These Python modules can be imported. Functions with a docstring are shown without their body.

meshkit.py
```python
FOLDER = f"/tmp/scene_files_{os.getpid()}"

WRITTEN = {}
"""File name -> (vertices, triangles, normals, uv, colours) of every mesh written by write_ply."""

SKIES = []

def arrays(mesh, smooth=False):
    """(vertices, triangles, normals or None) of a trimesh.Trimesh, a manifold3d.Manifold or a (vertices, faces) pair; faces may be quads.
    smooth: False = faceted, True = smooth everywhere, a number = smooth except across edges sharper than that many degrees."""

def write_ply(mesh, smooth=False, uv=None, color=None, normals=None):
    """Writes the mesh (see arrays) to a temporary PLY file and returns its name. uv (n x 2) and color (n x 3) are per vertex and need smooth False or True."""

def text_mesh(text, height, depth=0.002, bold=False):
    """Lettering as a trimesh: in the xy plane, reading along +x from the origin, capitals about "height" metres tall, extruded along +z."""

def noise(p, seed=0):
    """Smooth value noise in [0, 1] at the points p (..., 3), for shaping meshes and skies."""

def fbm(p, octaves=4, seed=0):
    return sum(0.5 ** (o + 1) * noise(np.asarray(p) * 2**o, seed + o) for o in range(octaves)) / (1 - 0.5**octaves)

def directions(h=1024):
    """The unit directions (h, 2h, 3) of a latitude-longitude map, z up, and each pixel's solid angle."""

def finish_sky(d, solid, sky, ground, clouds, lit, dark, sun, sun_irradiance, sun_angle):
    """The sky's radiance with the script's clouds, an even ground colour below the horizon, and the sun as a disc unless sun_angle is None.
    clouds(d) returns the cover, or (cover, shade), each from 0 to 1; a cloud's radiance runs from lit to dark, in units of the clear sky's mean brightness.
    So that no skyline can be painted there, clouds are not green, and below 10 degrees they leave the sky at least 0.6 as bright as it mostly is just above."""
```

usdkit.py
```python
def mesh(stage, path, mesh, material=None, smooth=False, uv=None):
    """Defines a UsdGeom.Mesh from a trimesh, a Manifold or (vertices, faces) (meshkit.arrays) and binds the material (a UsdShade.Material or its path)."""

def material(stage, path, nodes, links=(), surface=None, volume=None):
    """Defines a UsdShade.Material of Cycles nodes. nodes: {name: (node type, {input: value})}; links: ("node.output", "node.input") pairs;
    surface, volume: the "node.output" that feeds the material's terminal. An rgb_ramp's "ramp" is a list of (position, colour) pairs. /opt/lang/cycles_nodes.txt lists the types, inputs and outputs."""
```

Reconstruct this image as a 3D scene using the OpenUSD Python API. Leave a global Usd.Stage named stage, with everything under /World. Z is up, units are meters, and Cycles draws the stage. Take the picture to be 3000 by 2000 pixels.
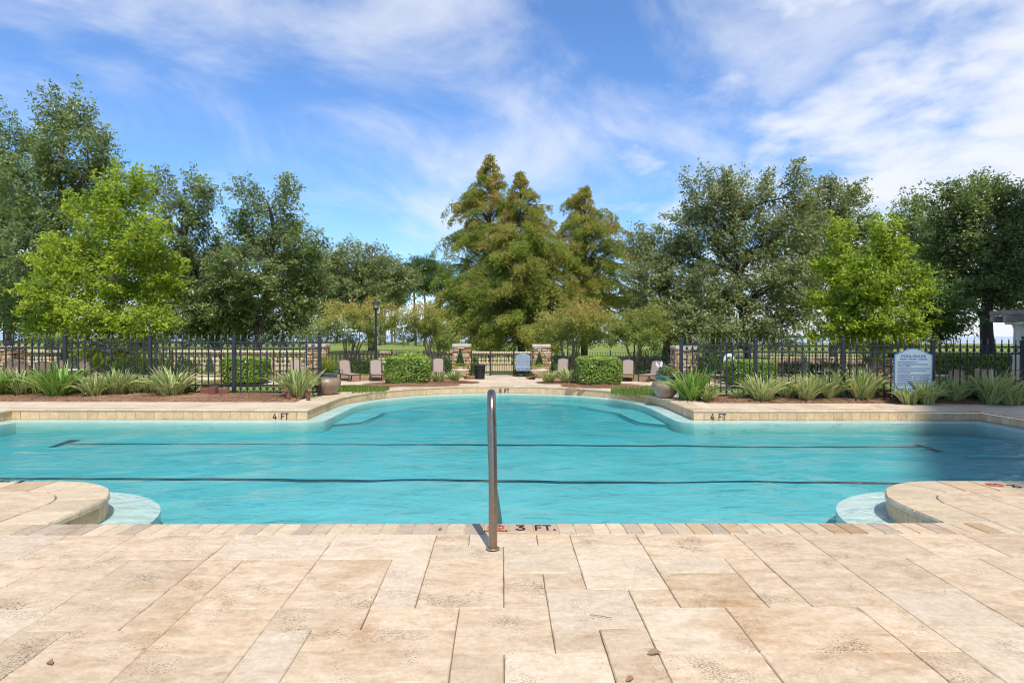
import math, random
import numpy as np, trimesh, shapely
from shapely.geometry import Polygon, Point, box as sbox, LineString
from shapely.ops import unary_union
from scipy.cluster.vq import kmeans2
from pxr import Usd, UsdGeom, UsdLux, UsdShade, Gf, Sdf, Vt
import usdkit, meshkit

random.seed(7); RS = np.random.RandomState
stage = Usd.Stage.CreateInMemory()
UsdGeom.SetStageUpAxis(stage, 'Z'); UsdGeom.SetStageMetersPerUnit(stage, 1.0)
UsdGeom.Xform.Define(stage, '/World')

# ------------------------------------------------------------------ camera, sky, sun
H, F = 1.6, 1850.0                                  # eye height (m), focal length in photo pixels (3000 wide)
YAW, PITCH, ROLL = math.atan(30 / F), -math.atan(20 / F), 0.0034
fw = np.array([math.sin(YAW) * math.cos(PITCH), math.cos(YAW) * math.cos(PITCH), math.sin(PITCH)])
rt = np.array([math.cos(YAW), -math.sin(YAW), 0.0]); up = np.cross(rt, fw)
rt, up = rt * math.cos(ROLL) + up * math.sin(ROLL), up * math.cos(ROLL) - rt * math.sin(ROLL)
EYE = np.array([0, 0, H])
cam = UsdGeom.Camera.Define(stage, '/World/camera')
M = Gf.Matrix4d(*rt, 0, *up, 0, *(-fw), 0, *EYE, 1)
cam.AddTransformOp().Set(M)
cam.CreateHorizontalApertureAttr(36.0); cam.CreateVerticalApertureAttr(24.0)
cam.CreateFocalLengthAttr(36.0 * F / 3000); cam.CreateClippingRangeAttr(Gf.Vec2f(0.05, 20000)); cam.CreateFStopAttr(0.0)
EXPOSURE = 0.22
cam.CreateExposureAttr(EXPOSURE)
SUN_EL = math.radians(57); SUN_AZ = math.atan2(0.27, -0.96)
SUN = np.array([math.sin(SUN_AZ) * math.cos(SUN_EL), math.cos(SUN_AZ) * math.cos(SUN_EL), math.sin(SUN_EL)])
dome = UsdLux.DomeLight.Define(stage, '/World/sky')
sun = UsdLux.DistantLight.Define(stage, '/World/sun')
sun.CreateIntensityAttr(1.1); sun.CreateAngleAttr(0.53); sun.CreateNormalizeAttr(True); sun.CreateColorAttr(Gf.Vec3f(1.0, 0.95, 0.87))
rot = Gf.Rotation(Gf.Vec3d(0, 0, 1), Gf.Vec3d(*SUN)); sun.AddTransformOp().Set(Gf.Matrix4d().SetRotate(rot))


def ray(px, py):
    return fw + rt * (px - 1500) / F + up * (1000 - py) / F


def G(px, py, z=0.0):                                # the ground point seen there
    d = ray(px, py); return EYE + d * (z - H) / d[2]


def at(px, py, Y):                                   # the point seen there at distance Y into the scene
    d = ray(px, py); return EYE + d * Y / d[1]


def X(px, Y, py=1050):
    return at(px, py, Y)[0]


# ------------------------------------------------------------------ materials
UsdGeom.Scope.Define(stage, '/World/Looks')


def mat(name, nodes, links, surface='p.BSDF', volume=None):
    return usdkit.material(stage, '/World/Looks/' + name, nodes, links, surface, volume)


def plain(name, c, rough=0.6, var=0.25, scale=6.0, bump=0.0, bscale=60.0, metal=0.0, spec=0.5):
    c = np.array(c, float)
    n = {'g': ('geometry', {}), 'n': ('noise_texture', {'scale': scale, 'detail': 5.0, 'roughness': 0.6}),
         'r': ('rgb_ramp', {'ramp': [(0.25, tuple(c * (1 - var))), (0.75, tuple(np.minimum(c * (1 + var), 0.9)))]}),
         'p': ('principled_bsdf', {'roughness': rough, 'metallic': metal, 'specular_ior_level': spec})}
    l = [('g.position', 'n.vector'), ('n.fac', 'r.fac'), ('r.color', 'p.base_color')]
    if bump:
        n['b'] = ('bump', {'strength': bump, 'distance': 0.01}); n['n2'] = ('noise_texture', {'scale': bscale, 'detail': 4.0})
        l += [('g.position', 'n2.vector'), ('n2.fac', 'b.height'), ('b.normal', 'p.normal')]
    return mat(name, n, l)


def sky_material():
    # direction -> a flat cloud layer far above; cirrus streaks from stretched noise, a thicker sheet of broken cloud towards +x, low haze at the horizon
    n = {'t': ('texture_coordinate', {}), 's': ('separate_xyz', {}),
         'zc': ('math', {'math_type': 'maximum', 'value2': 0.0}), 'za': ('math', {'math_type': 'add', 'value2': 0.30}),
         'u': ('math', {'math_type': 'divide'}), 'v': ('math', {'math_type': 'divide'}), 'c': ('combine_xyz', {}),
         'm0': ('mapping', {'rotation': (0, 0, -0.95)}), 'm1': ('mapping', {'scale': (1.0, 1.3, 1), 'location': (5.4, 2.3, 0)}),
         'n1': ('noise_texture', {'scale': 1.9, 'detail': 10.0, 'roughness': 0.58, 'distortion': 0.5}),
         'm2': ('mapping', {'rotation': (0, 0, 0.85)}), 'm3': ('mapping', {'scale': (1.0, 1.1, 1), 'location': (7.4, -2.2, 0)}),
         'n2': ('noise_texture', {'scale': 4.6, 'detail': 8.0, 'roughness': 0.55, 'distortion': 0.15}),
         'n3': ('noise_texture', {'scale': 0.9, 'detail': 3.0, 'roughness': 0.5}),
         'q': ('math', {'math_type': 'multiply_add', 'value2': 0.95, 'value3': -0.085}), 'qz': ('math', {'math_type': 'multiply_add', 'value2': -0.50}),
         'n3b': ('math', {'math_type': 'multiply_add', 'value2': 0.45, 'value3': -0.22}), 'qa': ('math', {'math_type': 'add'}),
         'a1': ('math', {'math_type': 'multiply_add', 'value2': 1.15}),
         'a2': ('map_range', {'range_type': 'smoothstep', 'from_min': 0.52, 'from_max': 1.0, 'to_min': 0.0, 'to_max': 0.95, 'clamp': True}),
         'b1': ('math', {'math_type': 'multiply_add', 'value2': 0.75}),
         'b2': ('map_range', {'range_type': 'smoothstep', 'from_min': 0.74, 'from_max': 1.14, 'to_min': 0.0, 'to_max': 0.7, 'clamp': True}),
         'mx': ('math', {'math_type': 'maximum', 'use_clamp': True}),
         'hz': ('map_range', {'range_type': 'smoothstep', 'from_min': 0.0, 'from_max': 0.2, 'to_min': 0.2, 'to_max': 0.0, 'clamp': True}),
         'mx2': ('math', {'math_type': 'maximum', 'use_clamp': True}),
         'sky': ('sky_texture', {'sky_type': 'single_scattering', 'sun_disc': False, 'sun_elevation': SUN_EL, 'sun_rotation': SUN_AZ, 'altitude': 10.0, 'air_density': 1.0, 'aerosol_density': 0.3, 'ozone_density': 3.0}),
         'tint': ('mix', {'mix_type': 'multiply', 'fac': 1.0, 'color2': SKYTINT}),
         'cl': ('mix', {'mix_type': 'mix', 'color2': CLOUD}),
         'bg': ('background_shader', {'strength': 0.15})}
    l = [('t.generated', 's.vector'), ('s.z', 'zc.value1'), ('zc.value', 'za.value1'), ('s.x', 'u.value1'), ('za.value', 'u.value2'), ('s.y', 'v.value1'), ('za.value', 'v.value2'),
         ('u.value', 'c.x'), ('v.value', 'c.y'), ('c.vector', 'm0.vector'), ('m0.vector', 'm1.vector'), ('m1.vector', 'n1.vector'), ('c.vector', 'm2.vector'), ('m2.vector', 'm3.vector'), ('m3.vector', 'n2.vector'), ('c.vector', 'n3.vector'),
         ('s.x', 'q.value1'), ('s.z', 'qz.value1'), ('q.value', 'qz.value3'), ('n3.fac', 'n3b.value1'), ('qz.value', 'qa.value1'), ('n3b.value', 'qa.value2'), ('n2.fac', 'a1.value1'), ('qa.value', 'a1.value3'), ('a1.value', 'a2.value'),
         ('n3.fac', 'b1.value1'), ('n1.fac', 'b1.value3'), ('b1.value', 'b2.value'), ('a2.result', 'mx.value1'), ('b2.result', 'mx.value2'),
         ('s.z', 'hz.value'), ('mx.value', 'mx2.value1'), ('hz.result', 'mx2.value2'),
         ('sky.color', 'tint.color1'), ('tint.color', 'cl.color1'), ('mx2.value', 'cl.fac'), ('cl.color', 'bg.color')]
    m = mat('sky_look', n, l, 'bg.background')
    UsdShade.MaterialBindingAPI.Apply(dome.GetPrim()).Bind(m)


SKYTINT, CLOUD = (0.72, 0.95, 1.22), (5.3, 5.5, 6.0)
sky_material()


def travertine(name, dark, mid, light, pits=1.0, tone=0.16):
    n = {'g': ('geometry', {}), 'o': ('object_info', {}), 'k': ('math', {'math_type': 'multiply', 'value2': 137.0}), 'cx': ('combine_xyz', {}), 'ad': ('mix', {'mix_type': 'add', 'fac': 1.0}),
         'mp': ('mapping', {'scale': (1.0, 2.2, 1.0)}),
         'n1': ('noise_texture', {'scale': 4.2, 'detail': 10.0, 'roughness': 0.72, 'distortion': 0.5}),
         'r1': ('rgb_ramp', {'ramp': [(0.25, dark), (0.47, mid), (0.72, light)]}),
         # pits and worn patches
         'n2': ('noise_texture', {'scale': 70.0, 'detail': 4.0, 'roughness': 0.7}), 'n3': ('noise_texture', {'scale': 3.0, 'detail': 3.0}),
         'pa': ('map_range', {'from_min': 0.45, 'from_max': 0.72, 'to_min': 0.0, 'to_max': 0.16, 'clamp': True}),
         'sub': ('math', {'math_type': 'add'}), 'pt': ('map_range', {'range_type': 'smoothstep', 'from_min': 0.655, 'from_max': 0.74, 'to_min': 0.0, 'to_max': 0.8 * pits, 'clamp': True}),
         'pm': ('mix', {'mix_type': 'mix', 'color2': (0.13, 0.085, 0.05)}),
         'n4': ('noise_texture', {'scale': 0.9, 'detail': 6.0, 'roughness': 0.6, 'distortion': 0.8}), 'st': ('map_range', {'range_type': 'smoothstep', 'from_min': 0.54, 'from_max': 0.74, 'to_min': 0.0, 'to_max': 0.62, 'clamp': True}),
         'sm': ('mix', {'mix_type': 'multiply', 'color2': (0.74, 0.56, 0.38)}),
         'n5': ('noise_texture', {'scale': 26.0, 'detail': 7.0, 'roughness': 0.75}), 'gr': ('map_range', {'from_min': 0.3, 'from_max': 0.7, 'to_min': 0.82, 'to_max': 1.14}),
         'gm': ('mix', {'mix_type': 'multiply', 'fac': 1.0}),
         'tv': ('map_range', {'from_min': 0.0, 'from_max': 1.0, 'to_min': 1 - tone, 'to_max': 1 + tone}), 'tm': ('mix', {'mix_type': 'multiply', 'fac': 1.0}),
         'hm': ('math', {'math_type': 'subtract'}), 'b': ('bump', {'strength': 0.55, 'distance': 0.006}),
         'p': ('principled_bsdf', {'roughness': 0.62, 'specular_ior_level': 0.3})}
    l = [('o.random', 'k.value1'), ('k.value', 'cx.x'), ('k.value', 'cx.y'), ('g.position', 'ad.color1'), ('cx.vector', 'ad.color2'), ('ad.color', 'mp.vector'), ('mp.vector', 'n1.vector'), ('n1.fac', 'r1.fac'),
         ('mp.vector', 'n2.vector'), ('ad.color', 'n3.vector'), ('n3.fac', 'pa.value'), ('n2.fac', 'sub.value1'), ('pa.result', 'sub.value2'), ('sub.value', 'pt.value'),
         ('g.position', 'n4.vector'), ('n4.fac', 'st.value'), ('r1.color', 'sm.color1'), ('st.result', 'sm.fac'), ('sm.color', 'pm.color1'), ('pt.result', 'pm.fac'),
         ('g.position', 'n5.vector'), ('n5.fac', 'gr.value'), ('pm.color', 'gm.color1'), ('gr.result', 'gm.color2'), ('o.random', 'tv.value'), ('gm.color', 'tm.color1'), ('tv.result', 'tm.color2'),
         ('tm.color', 'p.base_color'), ('n1.fac', 'hm.value1'), ('pt.result', 'hm.value2'), ('hm.value', 'b.height'), ('b.normal', 'p.normal')]
    return mat(name, n, l)


TRAV = travertine('travertine', (0.36, 0.25, 0.14), (0.525, 0.395, 0.26), (0.65, 0.52, 0.37), tone=0.1)
TRAV_PALE = travertine('travertine_pale', (0.44, 0.335, 0.225), (0.57, 0.45, 0.32), (0.67, 0.55, 0.41), pits=0.7, tone=0.08)
TRAV_BROWN = travertine('travertine_brown', (0.30, 0.19, 0.10), (0.43, 0.305, 0.185), (0.57, 0.44, 0.30), tone=0.1)
TRAV_FAR = travertine('travertine_far', (0.46, 0.35, 0.24), (0.58, 0.46, 0.33), (0.68, 0.56, 0.42), pits=0.3, tone=0.08)
COPE = [travertine('coping_cream', (0.44, 0.33, 0.21), (0.54, 0.42, 0.28), (0.62, 0.51, 0.36), 0.4, 0.1), travertine('coping_gold', (0.42, 0.28, 0.15), (0.51, 0.365, 0.215), (0.58, 0.44, 0.28), 0.4, 0.1),
        travertine('coping_grey', (0.34, 0.255, 0.18), (0.42, 0.325, 0.235), (0.50, 0.40, 0.30), 0.5, 0.1), travertine('coping_brown', (0.30, 0.19, 0.10), (0.40, 0.27, 0.15), (0.48, 0.34, 0.2), 0.5, 0.1)]
WTILE = travertine('waterline_tile', (0.42, 0.27, 0.14), (0.52, 0.36, 0.20), (0.60, 0.45, 0.28), 0.15, 0.09)
BED = plain('joint_sand', (0.16, 0.115, 0.075), 0.9, 0.3, 20)
GROUT = plain('tile_grout', (0.50, 0.41, 0.29), 0.8, 0.1)
IRON = plain('black_iron', (0.018, 0.02, 0.025), 0.42, 0.25, 12, spec=0.6)
IRON2 = plain('finial_iron', (0.10, 0.11, 0.125), 0.4, 0.3, 12, spec=0.7)
IRONBR = plain('brown_iron', (0.032, 0.026, 0.022), 0.5, 0.3, 12)
STEEL = plain('brushed_steel', (0.31, 0.25, 0.20), 0.3, 0.12, 30, metal=1.0)
BLACKINK = plain('black_lettering', (0.012, 0.012, 0.014), 0.6, 0.1)
REDINK = plain('red_lettering', (0.5, 0.06, 0.04), 0.6, 0.1)
BLUEINK = plain('blue_lettering', (0.03, 0.06, 0.28), 0.6, 0.1)
MARK = plain('marker_tile', (0.46, 0.32, 0.21), 0.5, 0.15, 14)
PLASTER = plain('pool_plaster', (0.48, 0.655, 0.64), 0.6, 0.12, 0.9)
LEDGE = plain('pale_ledge_plaster', (0.56, 0.61, 0.55), 0.6, 0.06, 3)
LANE = plain('lane_tile', (0.02, 0.05, 0.075), 0.4, 0.5, 40)
STONE = None


def attr_ramp(name, stops, rough=0.5, trans=0.35, attr='tone', spec=0.35, tcol=1.5):
    n = {'a': ('attribute', {'attribute': attr}), 'r': ('rgb_ramp', {'ramp': stops}), 'p': ('principled_bsdf', {'roughness': rough, 'specular_ior_level': spec}),
         't': ('translucent_bsdf', {}), 'tc': ('mix', {'mix_type': 'multiply', 'fac': 1.0, 'color2': (tcol, tcol, tcol * 0.55)}), 'm': ('mix_closure', {'fac': trans})}
    return mat(name, n, [('a.fac', 'r.fac'), ('r.color', 'p.base_color'), ('r.color', 'tc.color1'), ('tc.color', 't.color'), ('p.BSDF', 'm.closure1'), ('t.BSDF', 'm.closure2')], 'm.closure')


L_OAK = attr_ramp('oak_leaves', [(0.0, (0.06, 0.10, 0.028)), (0.45, (0.15, 0.205, 0.06)), (0.8, (0.25, 0.30, 0.105)), (1.0, (0.34, 0.38, 0.18))], 0.36, 0.42, spec=0.6)
L_OAK2 = attr_ramp('olive_oak_leaves', [(0.0, (0.08, 0.105, 0.036)), (0.45, (0.195, 0.23, 0.085)), (0.8, (0.31, 0.335, 0.145)), (1.0, (0.41, 0.42, 0.23))], 0.36, 0.42, spec=0.6)
L_YEL = attr_ramp('yellow_green_leaves', [(0.0, (0.10, 0.18, 0.016)), (0.5, (0.26, 0.345, 0.03)), (0.85, (0.42, 0.49, 0.055)), (1.0, (0.55, 0.5, 0.06))], 0.5, 0.42)
L_CYP = attr_ramp('cypress_needles', [(0.0, (0.11, 0.17, 0.025)), (0.35, (0.23, 0.29, 0.045)), (0.65, (0.35, 0.33, 0.08)), (1.0, (0.38, 0.22, 0.10))], 0.6, 0.42)
L_CRAPE = attr_ramp('crape_leaves', [(0.0, (0.09, 0.15, 0.03)), (0.5, (0.24, 0.29, 0.06)), (0.75, (0.40, 0.33, 0.08)), (1.0, (0.46, 0.2, 0.10))], 0.5, 0.35)
L_PINE = attr_ramp('pine_needles', [(0.0, (0.03, 0.065, 0.02)), (0.6, (0.07, 0.13, 0.035)), (1.0, (0.13, 0.19, 0.06))], 0.6, 0.3)
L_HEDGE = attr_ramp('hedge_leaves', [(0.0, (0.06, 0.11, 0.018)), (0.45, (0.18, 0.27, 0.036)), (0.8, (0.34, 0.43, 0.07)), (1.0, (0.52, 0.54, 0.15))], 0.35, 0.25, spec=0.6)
L_SHRUB = attr_ramp('shrub_leaves', [(0.0, (0.025, 0.06, 0.018)), (0.6, (0.075, 0.14, 0.032)), (1.0, (0.17, 0.25, 0.065))], 0.4, 0.25)
L_FLAX = attr_ramp('flax_blades', [(0.0, (0.13, 0.24, 0.05)), (0.5, (0.24, 0.34, 0.095)), (0.7, (0.52, 0.52, 0.24)), (1.0, (0.7, 0.66, 0.4))], 0.4, 0.3, tcol=1.1)
L_FLAXG = attr_ramp('green_flax_blades', [(0.0, (0.09, 0.23, 0.035)), (0.6, (0.19, 0.34, 0.055)), (1.0, (0.38, 0.43, 0.15))], 0.4, 0.3, tcol=1.1)
L_CONE = attr_ramp('conifer_foliage', [(0.0, (0.02, 0.055, 0.02)), (0.6, (0.055, 0.12, 0.03)), (1.0, (0.12, 0.2, 0.05))], 0.5, 0.25)
L_JUN = attr_ramp('juniper_foliage', [(0.0, (0.05, 0.09, 0.06)), (0.6, (0.12, 0.19, 0.12)), (1.0, (0.2, 0.27, 0.17))], 0.5, 0.25)
L_LIME = attr_ramp('lime_foliage', [(0.0, (0.12, 0.17, 0.02)), (0.6, (0.3, 0.34, 0.05)), (1.0, (0.5, 0.46, 0.12))], 0.5, 0.35)
L_GRASS = attr_ramp('grass_blades', [(0.0, (0.06, 0.12, 0.015)), (0.6, (0.13, 0.2, 0.03)), (1.0, (0.26, 0.29, 0.08))], 0.6, 0.3)
L_STRAW = attr_ramp('pine_straw', [(0.0, (0.15, 0.075, 0.04)), (0.5, (0.34, 0.19, 0.105)), (1.0, (0.54, 0.36, 0.22))], 0.8, 0.1)
BARK = plain('oak_bark', (0.12, 0.095, 0.075), 0.9, 0.4, 9, 0.6, 30)
BARKL = plain('pale_bark', (0.26, 0.2, 0.15), 0.85, 0.35, 9, 0.5, 30)
BARKP = plain('pine_bark', (0.17, 0.13, 0.11), 0.9, 0.35, 5)
BARKD = plain('dark_bark', (0.05, 0.038, 0.03), 0.9, 0.4, 9, 0.6, 30)

# ------------------------------------------------------------------ prim helpers
used = {}


def numbered(path):
    n = used.get(path, -1) + 1; used[path] = n
    return path if n == 0 else f'{path}_{n:03d}'


def pth(parent):
    return '/World' if parent is None else str(parent.GetPath())


def tag(o, label=None, cat=None, group=None, kind=None):
    p = o if isinstance(o, Usd.Prim) else o.GetPrim()
    for k, v in (('label', label), ('category', cat), ('group', group), ('kind', kind)):
        if v: p.SetCustomDataByKey(k, v)
    return p


def thing(name, label, cat, loc=(0, 0, 0), rz=0, group=None, scale=None):
    x = UsdGeom.Xform.Define(stage, numbered('/World/' + name)); x.AddTranslateOp().Set(Gf.Vec3d(*map(float, loc)))
    if rz: x.AddRotateZOp().Set(math.degrees(rz))
    if scale is not None: x.AddScaleOp().Set(Gf.Vec3f(*([float(scale)] * 3 if np.ndim(scale) == 0 else map(float, scale))))
    return tag(x, label, cat, group)


def holder(name, kind='structure'):
    return tag(UsdGeom.Xform.Define(stage, numbered('/World/' + name)), kind=kind)


def obj(name, mesh, m, parent=None, smooth=False, tone=None, loc=None, rz=0, kind=None, label=None):
    g = usdkit.mesh(stage, numbered(pth(parent) + '/' + name), mesh, m, smooth)
    if tone is not None:
        UsdGeom.PrimvarsAPI(g).CreatePrimvar('tone', Sdf.ValueTypeNames.FloatArray, 'vertex').Set(Vt.FloatArray.FromNumpy(np.asarray(tone, np.float32)))
    if loc is not None: UsdGeom.Xformable(g).AddTranslateOp().Set(Gf.Vec3d(*map(float, loc)))
    if rz: UsdGeom.Xformable(g).AddRotateZOp().Set(math.degrees(rz))
    return tag(g, label=label, kind=kind)


def dup(src, loc, rz=0, scale=None, label=None, group=None):
    was = src.GetCustomData(); base = src.GetName()
    if base[-4:-3] == '_' and base[-3:].isdigit(): base = base[:-4]
    r = thing(base, label or was['label'], was['category'], loc, rz, group or was.get('group'), scale)
    r.GetReferences().AddInternalReference(src.GetPath()); r.SetInstanceable(True)
    x = UsdGeom.Xformable(r); x.SetXformOpOrder([o for o in x.GetOrderedXformOps() if o.GetAttr().HasAuthoredValue()][:1 + bool(rz) + (scale is not None)])
    return r


def cat(ms):
    vs, fs, k = [], [], 0
    for v, f in (((m.vertices, m.faces) if hasattr(m, 'vertices') else m) for m in ms):
        v = np.asarray(v, float); f = np.asarray(f, int)
        if f.shape[1] == 4: f = np.vstack([f[:, [0, 1, 2]], f[:, [0, 2, 3]]])
        vs.append(v); fs.append(f + k); k += len(v)
    return np.vstack(vs), np.vstack(fs)


BV = np.array([[x, y, z] for z in (-.5, .5) for y in (-.5, .5) for x in (-.5, .5)])
BF = np.array([[0, 2, 3, 1], [4, 5, 7, 6], [0, 1, 5, 4], [2, 6, 7, 3], [0, 4, 6, 2], [1, 3, 7, 5]])


def bx(c, s, rz=0, rx=0):
    v = BV * s
    if rx: v = v @ np.array([[1, 0, 0], [0, math.cos(rx), math.sin(rx)], [0, -math.sin(rx), math.cos(rx)]])
    if rz: v = v @ np.array([[math.cos(rz), math.sin(rz), 0], [-math.sin(rz), math.cos(rz), 0], [0, 0, 1]])
    return v + np.array(c, float), BF


def cbx(c, s, b=0.006):                               # box with chamfered edges
    h = np.array(s) / 2.0; b = min(b, *(h * 0.6)); pts = []
    for sx in (-1, 1):
        for sy in (-1, 1):
            for sz in (-1, 1):
                q = np.array([sx, sy, sz])
                for k in range(3):
                    w = h.copy() - b; w[k] = h[k]; pts.append(q * w)
    m = trimesh.convex.convex_hull(np.array(pts)); m.apply_translation(c); return m


def tube(pts, r, n=8, caps=True):
    p = np.asarray(pts, float); r = np.broadcast_to(r, (len(p),)); t = np.gradient(p, axis=0); t /= np.linalg.norm(t, axis=1, keepdims=True) + 1e-12
    a = np.array([0, 0, 1.0]) if abs(t[0][2]) < 0.9 else np.array([1.0, 0, 0]); vs = []
    u = np.cross(t[0], a); u /= np.linalg.norm(u)
    for i in range(len(p)):
        u = u - t[i] * (u @ t[i]); u /= np.linalg.norm(u) + 1e-12; w = np.cross(t[i], u)
        th = np.arange(n) * 2 * math.pi / n
        vs.append(p[i] + r[i] * (np.cos(th)[:, None] * u + np.sin(th)[:, None] * w))
    k = np.arange(n); f = []
    for i in range(len(p) - 1):
        f.append(np.stack([i * n + k, i * n + (k + 1) % n, (i + 1) * n + (k + 1) % n, (i + 1) * n + k], 1))
    v, f = np.vstack(vs), np.vstack(f); f = np.vstack([f[:, [0, 1, 2]], f[:, [0, 2, 3]]])
    if caps:
        m = len(v); v = np.vstack([v, p[0], p[-1]]); e = (len(p) - 1) * n
        f = np.vstack([f, np.stack([k * 0 + m, (k + 1) % n, k], 1), np.stack([k * 0 + m + 1, e + k, e + (k + 1) % n], 1)])
    return v, f


def lathe(prof, n=24, c=(0, 0, 0), flute=0, amp=0.0):
    p = np.array(prof, float); th = np.arange(n) * 2 * math.pi / n; k = np.arange(n)
    rr = 1 + amp * np.cos(th * flute) if flute else np.ones(n)
    v = np.vstack([np.stack([r * np.cos(th) * rr, r * np.sin(th) * rr, th * 0 + z], 1) for r, z in p]) + np.array(c)
    f = np.vstack([np.stack([i * n + k, i * n + (k + 1) % n, (i + 1) * n + (k + 1) % n, (i + 1) * n + k], 1) for i in range(len(p) - 1)])
    return v, np.vstack([f[:, [0, 1, 2]], f[:, [0, 2, 3]]])


def slab(poly, z0, z1):
    ms = []
    for g in getattr(poly, 'geoms', [poly]):
        if g.geom_type == 'Polygon' and g.area > 1e-5:
            m = trimesh.creation.extrude_polygon(g, z1 - z0, engine='earcut'); m.apply_translation([0, 0, z0]); ms.append(m)
    return cat(ms)


def sheet(poly, z):
    v, f = trimesh.creation.triangulate_polygon(poly, engine='earcut'); v = np.column_stack([v, np.full(len(v), z)])
    n = np.cross(v[f[:, 1]] - v[f[:, 0]], v[f[:, 2]] - v[f[:, 0]])[:, 2]; f = np.array(f); f[n < 0] = f[n < 0][:, ::-1]
    return v, f


def worn(poly, z1, t=0.035, rs=None, ch=0.006, zf=None):     # a stone slab with worn chamfered edges, from a polygon
    p = poly.exterior; L = p.length; n = max(8, min(24, int(L / 0.11)))
    cs = set(np.round([p.project(Point(c)) for c in list(p.coords)[:-1]], 6)); ds = sorted(cs | {d for d in np.linspace(0, L, n, endpoint=False) if min(abs(d - c) for c in cs) > 0.04})
    pts = np.array([p.interpolate(d).coords[0] for d in ds]); c = pts.mean(0)
    nx = np.roll(pts, -1, 0) - np.roll(pts, 1, 0); s = 1 if Polygon(pts).exterior.is_ccw else -1
    inn = s * np.stack([-nx[:, 1], nx[:, 0]], 1); inn /= np.linalg.norm(inn, axis=1, keepdims=True) + 1e-9
    j = rs.uniform(0, 1, len(pts))[:, None] ** 3 if rs is not None else np.zeros((len(pts), 1))
    rings = [(pts + inn * 0.001, z1 - t), (pts + inn * (0.001 + 0.004 * j), z1 - ch * 1.2), (pts + inn * (0.001 + ch * 0.6 + 0.010 * j), z1)]
    n = len(pts); v = np.vstack([np.column_stack([q, np.full(n, z)]) for q, z in rings] + [[[c[0], c[1], z1]]])
    k = np.arange(n); q = np.vstack([np.stack([a * n + k, a * n + (k + 1) % n, (a + 1) * n + (k + 1) % n, (a + 1) * n + k], 1) for a in (0, 1)])
    f = np.vstack([q[:, [0, 1, 2]], q[:, [0, 2, 3]], np.stack([2 * n + k, 2 * n + (k + 1) % n, k * 0 + 3 * n], 1)])
    if s < 0: f = f[:, ::-1]
    if zf is not None: v[:, 2] += zf(v[:, 0], v[:, 1])
    return v, f


def letters(text, height, m, parent, loc, rz=0, flat=True, bold=True, name='lettering', center=False, depth=0.003, width=None):
    t = meshkit.text_mesh(text, height, depth, bold)
    if center: t.apply_translation([-t.bounds[:, 0].mean(), 0, 0])
    if width: t.apply_scale([width / t.extents[0], 1, 1])
    if not flat: t.apply_transform(trimesh.transformations.rotation_matrix(math.pi / 2, [1, 0, 0]))
    return obj(name, t, m, parent, loc=loc, rz=rz)


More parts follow.
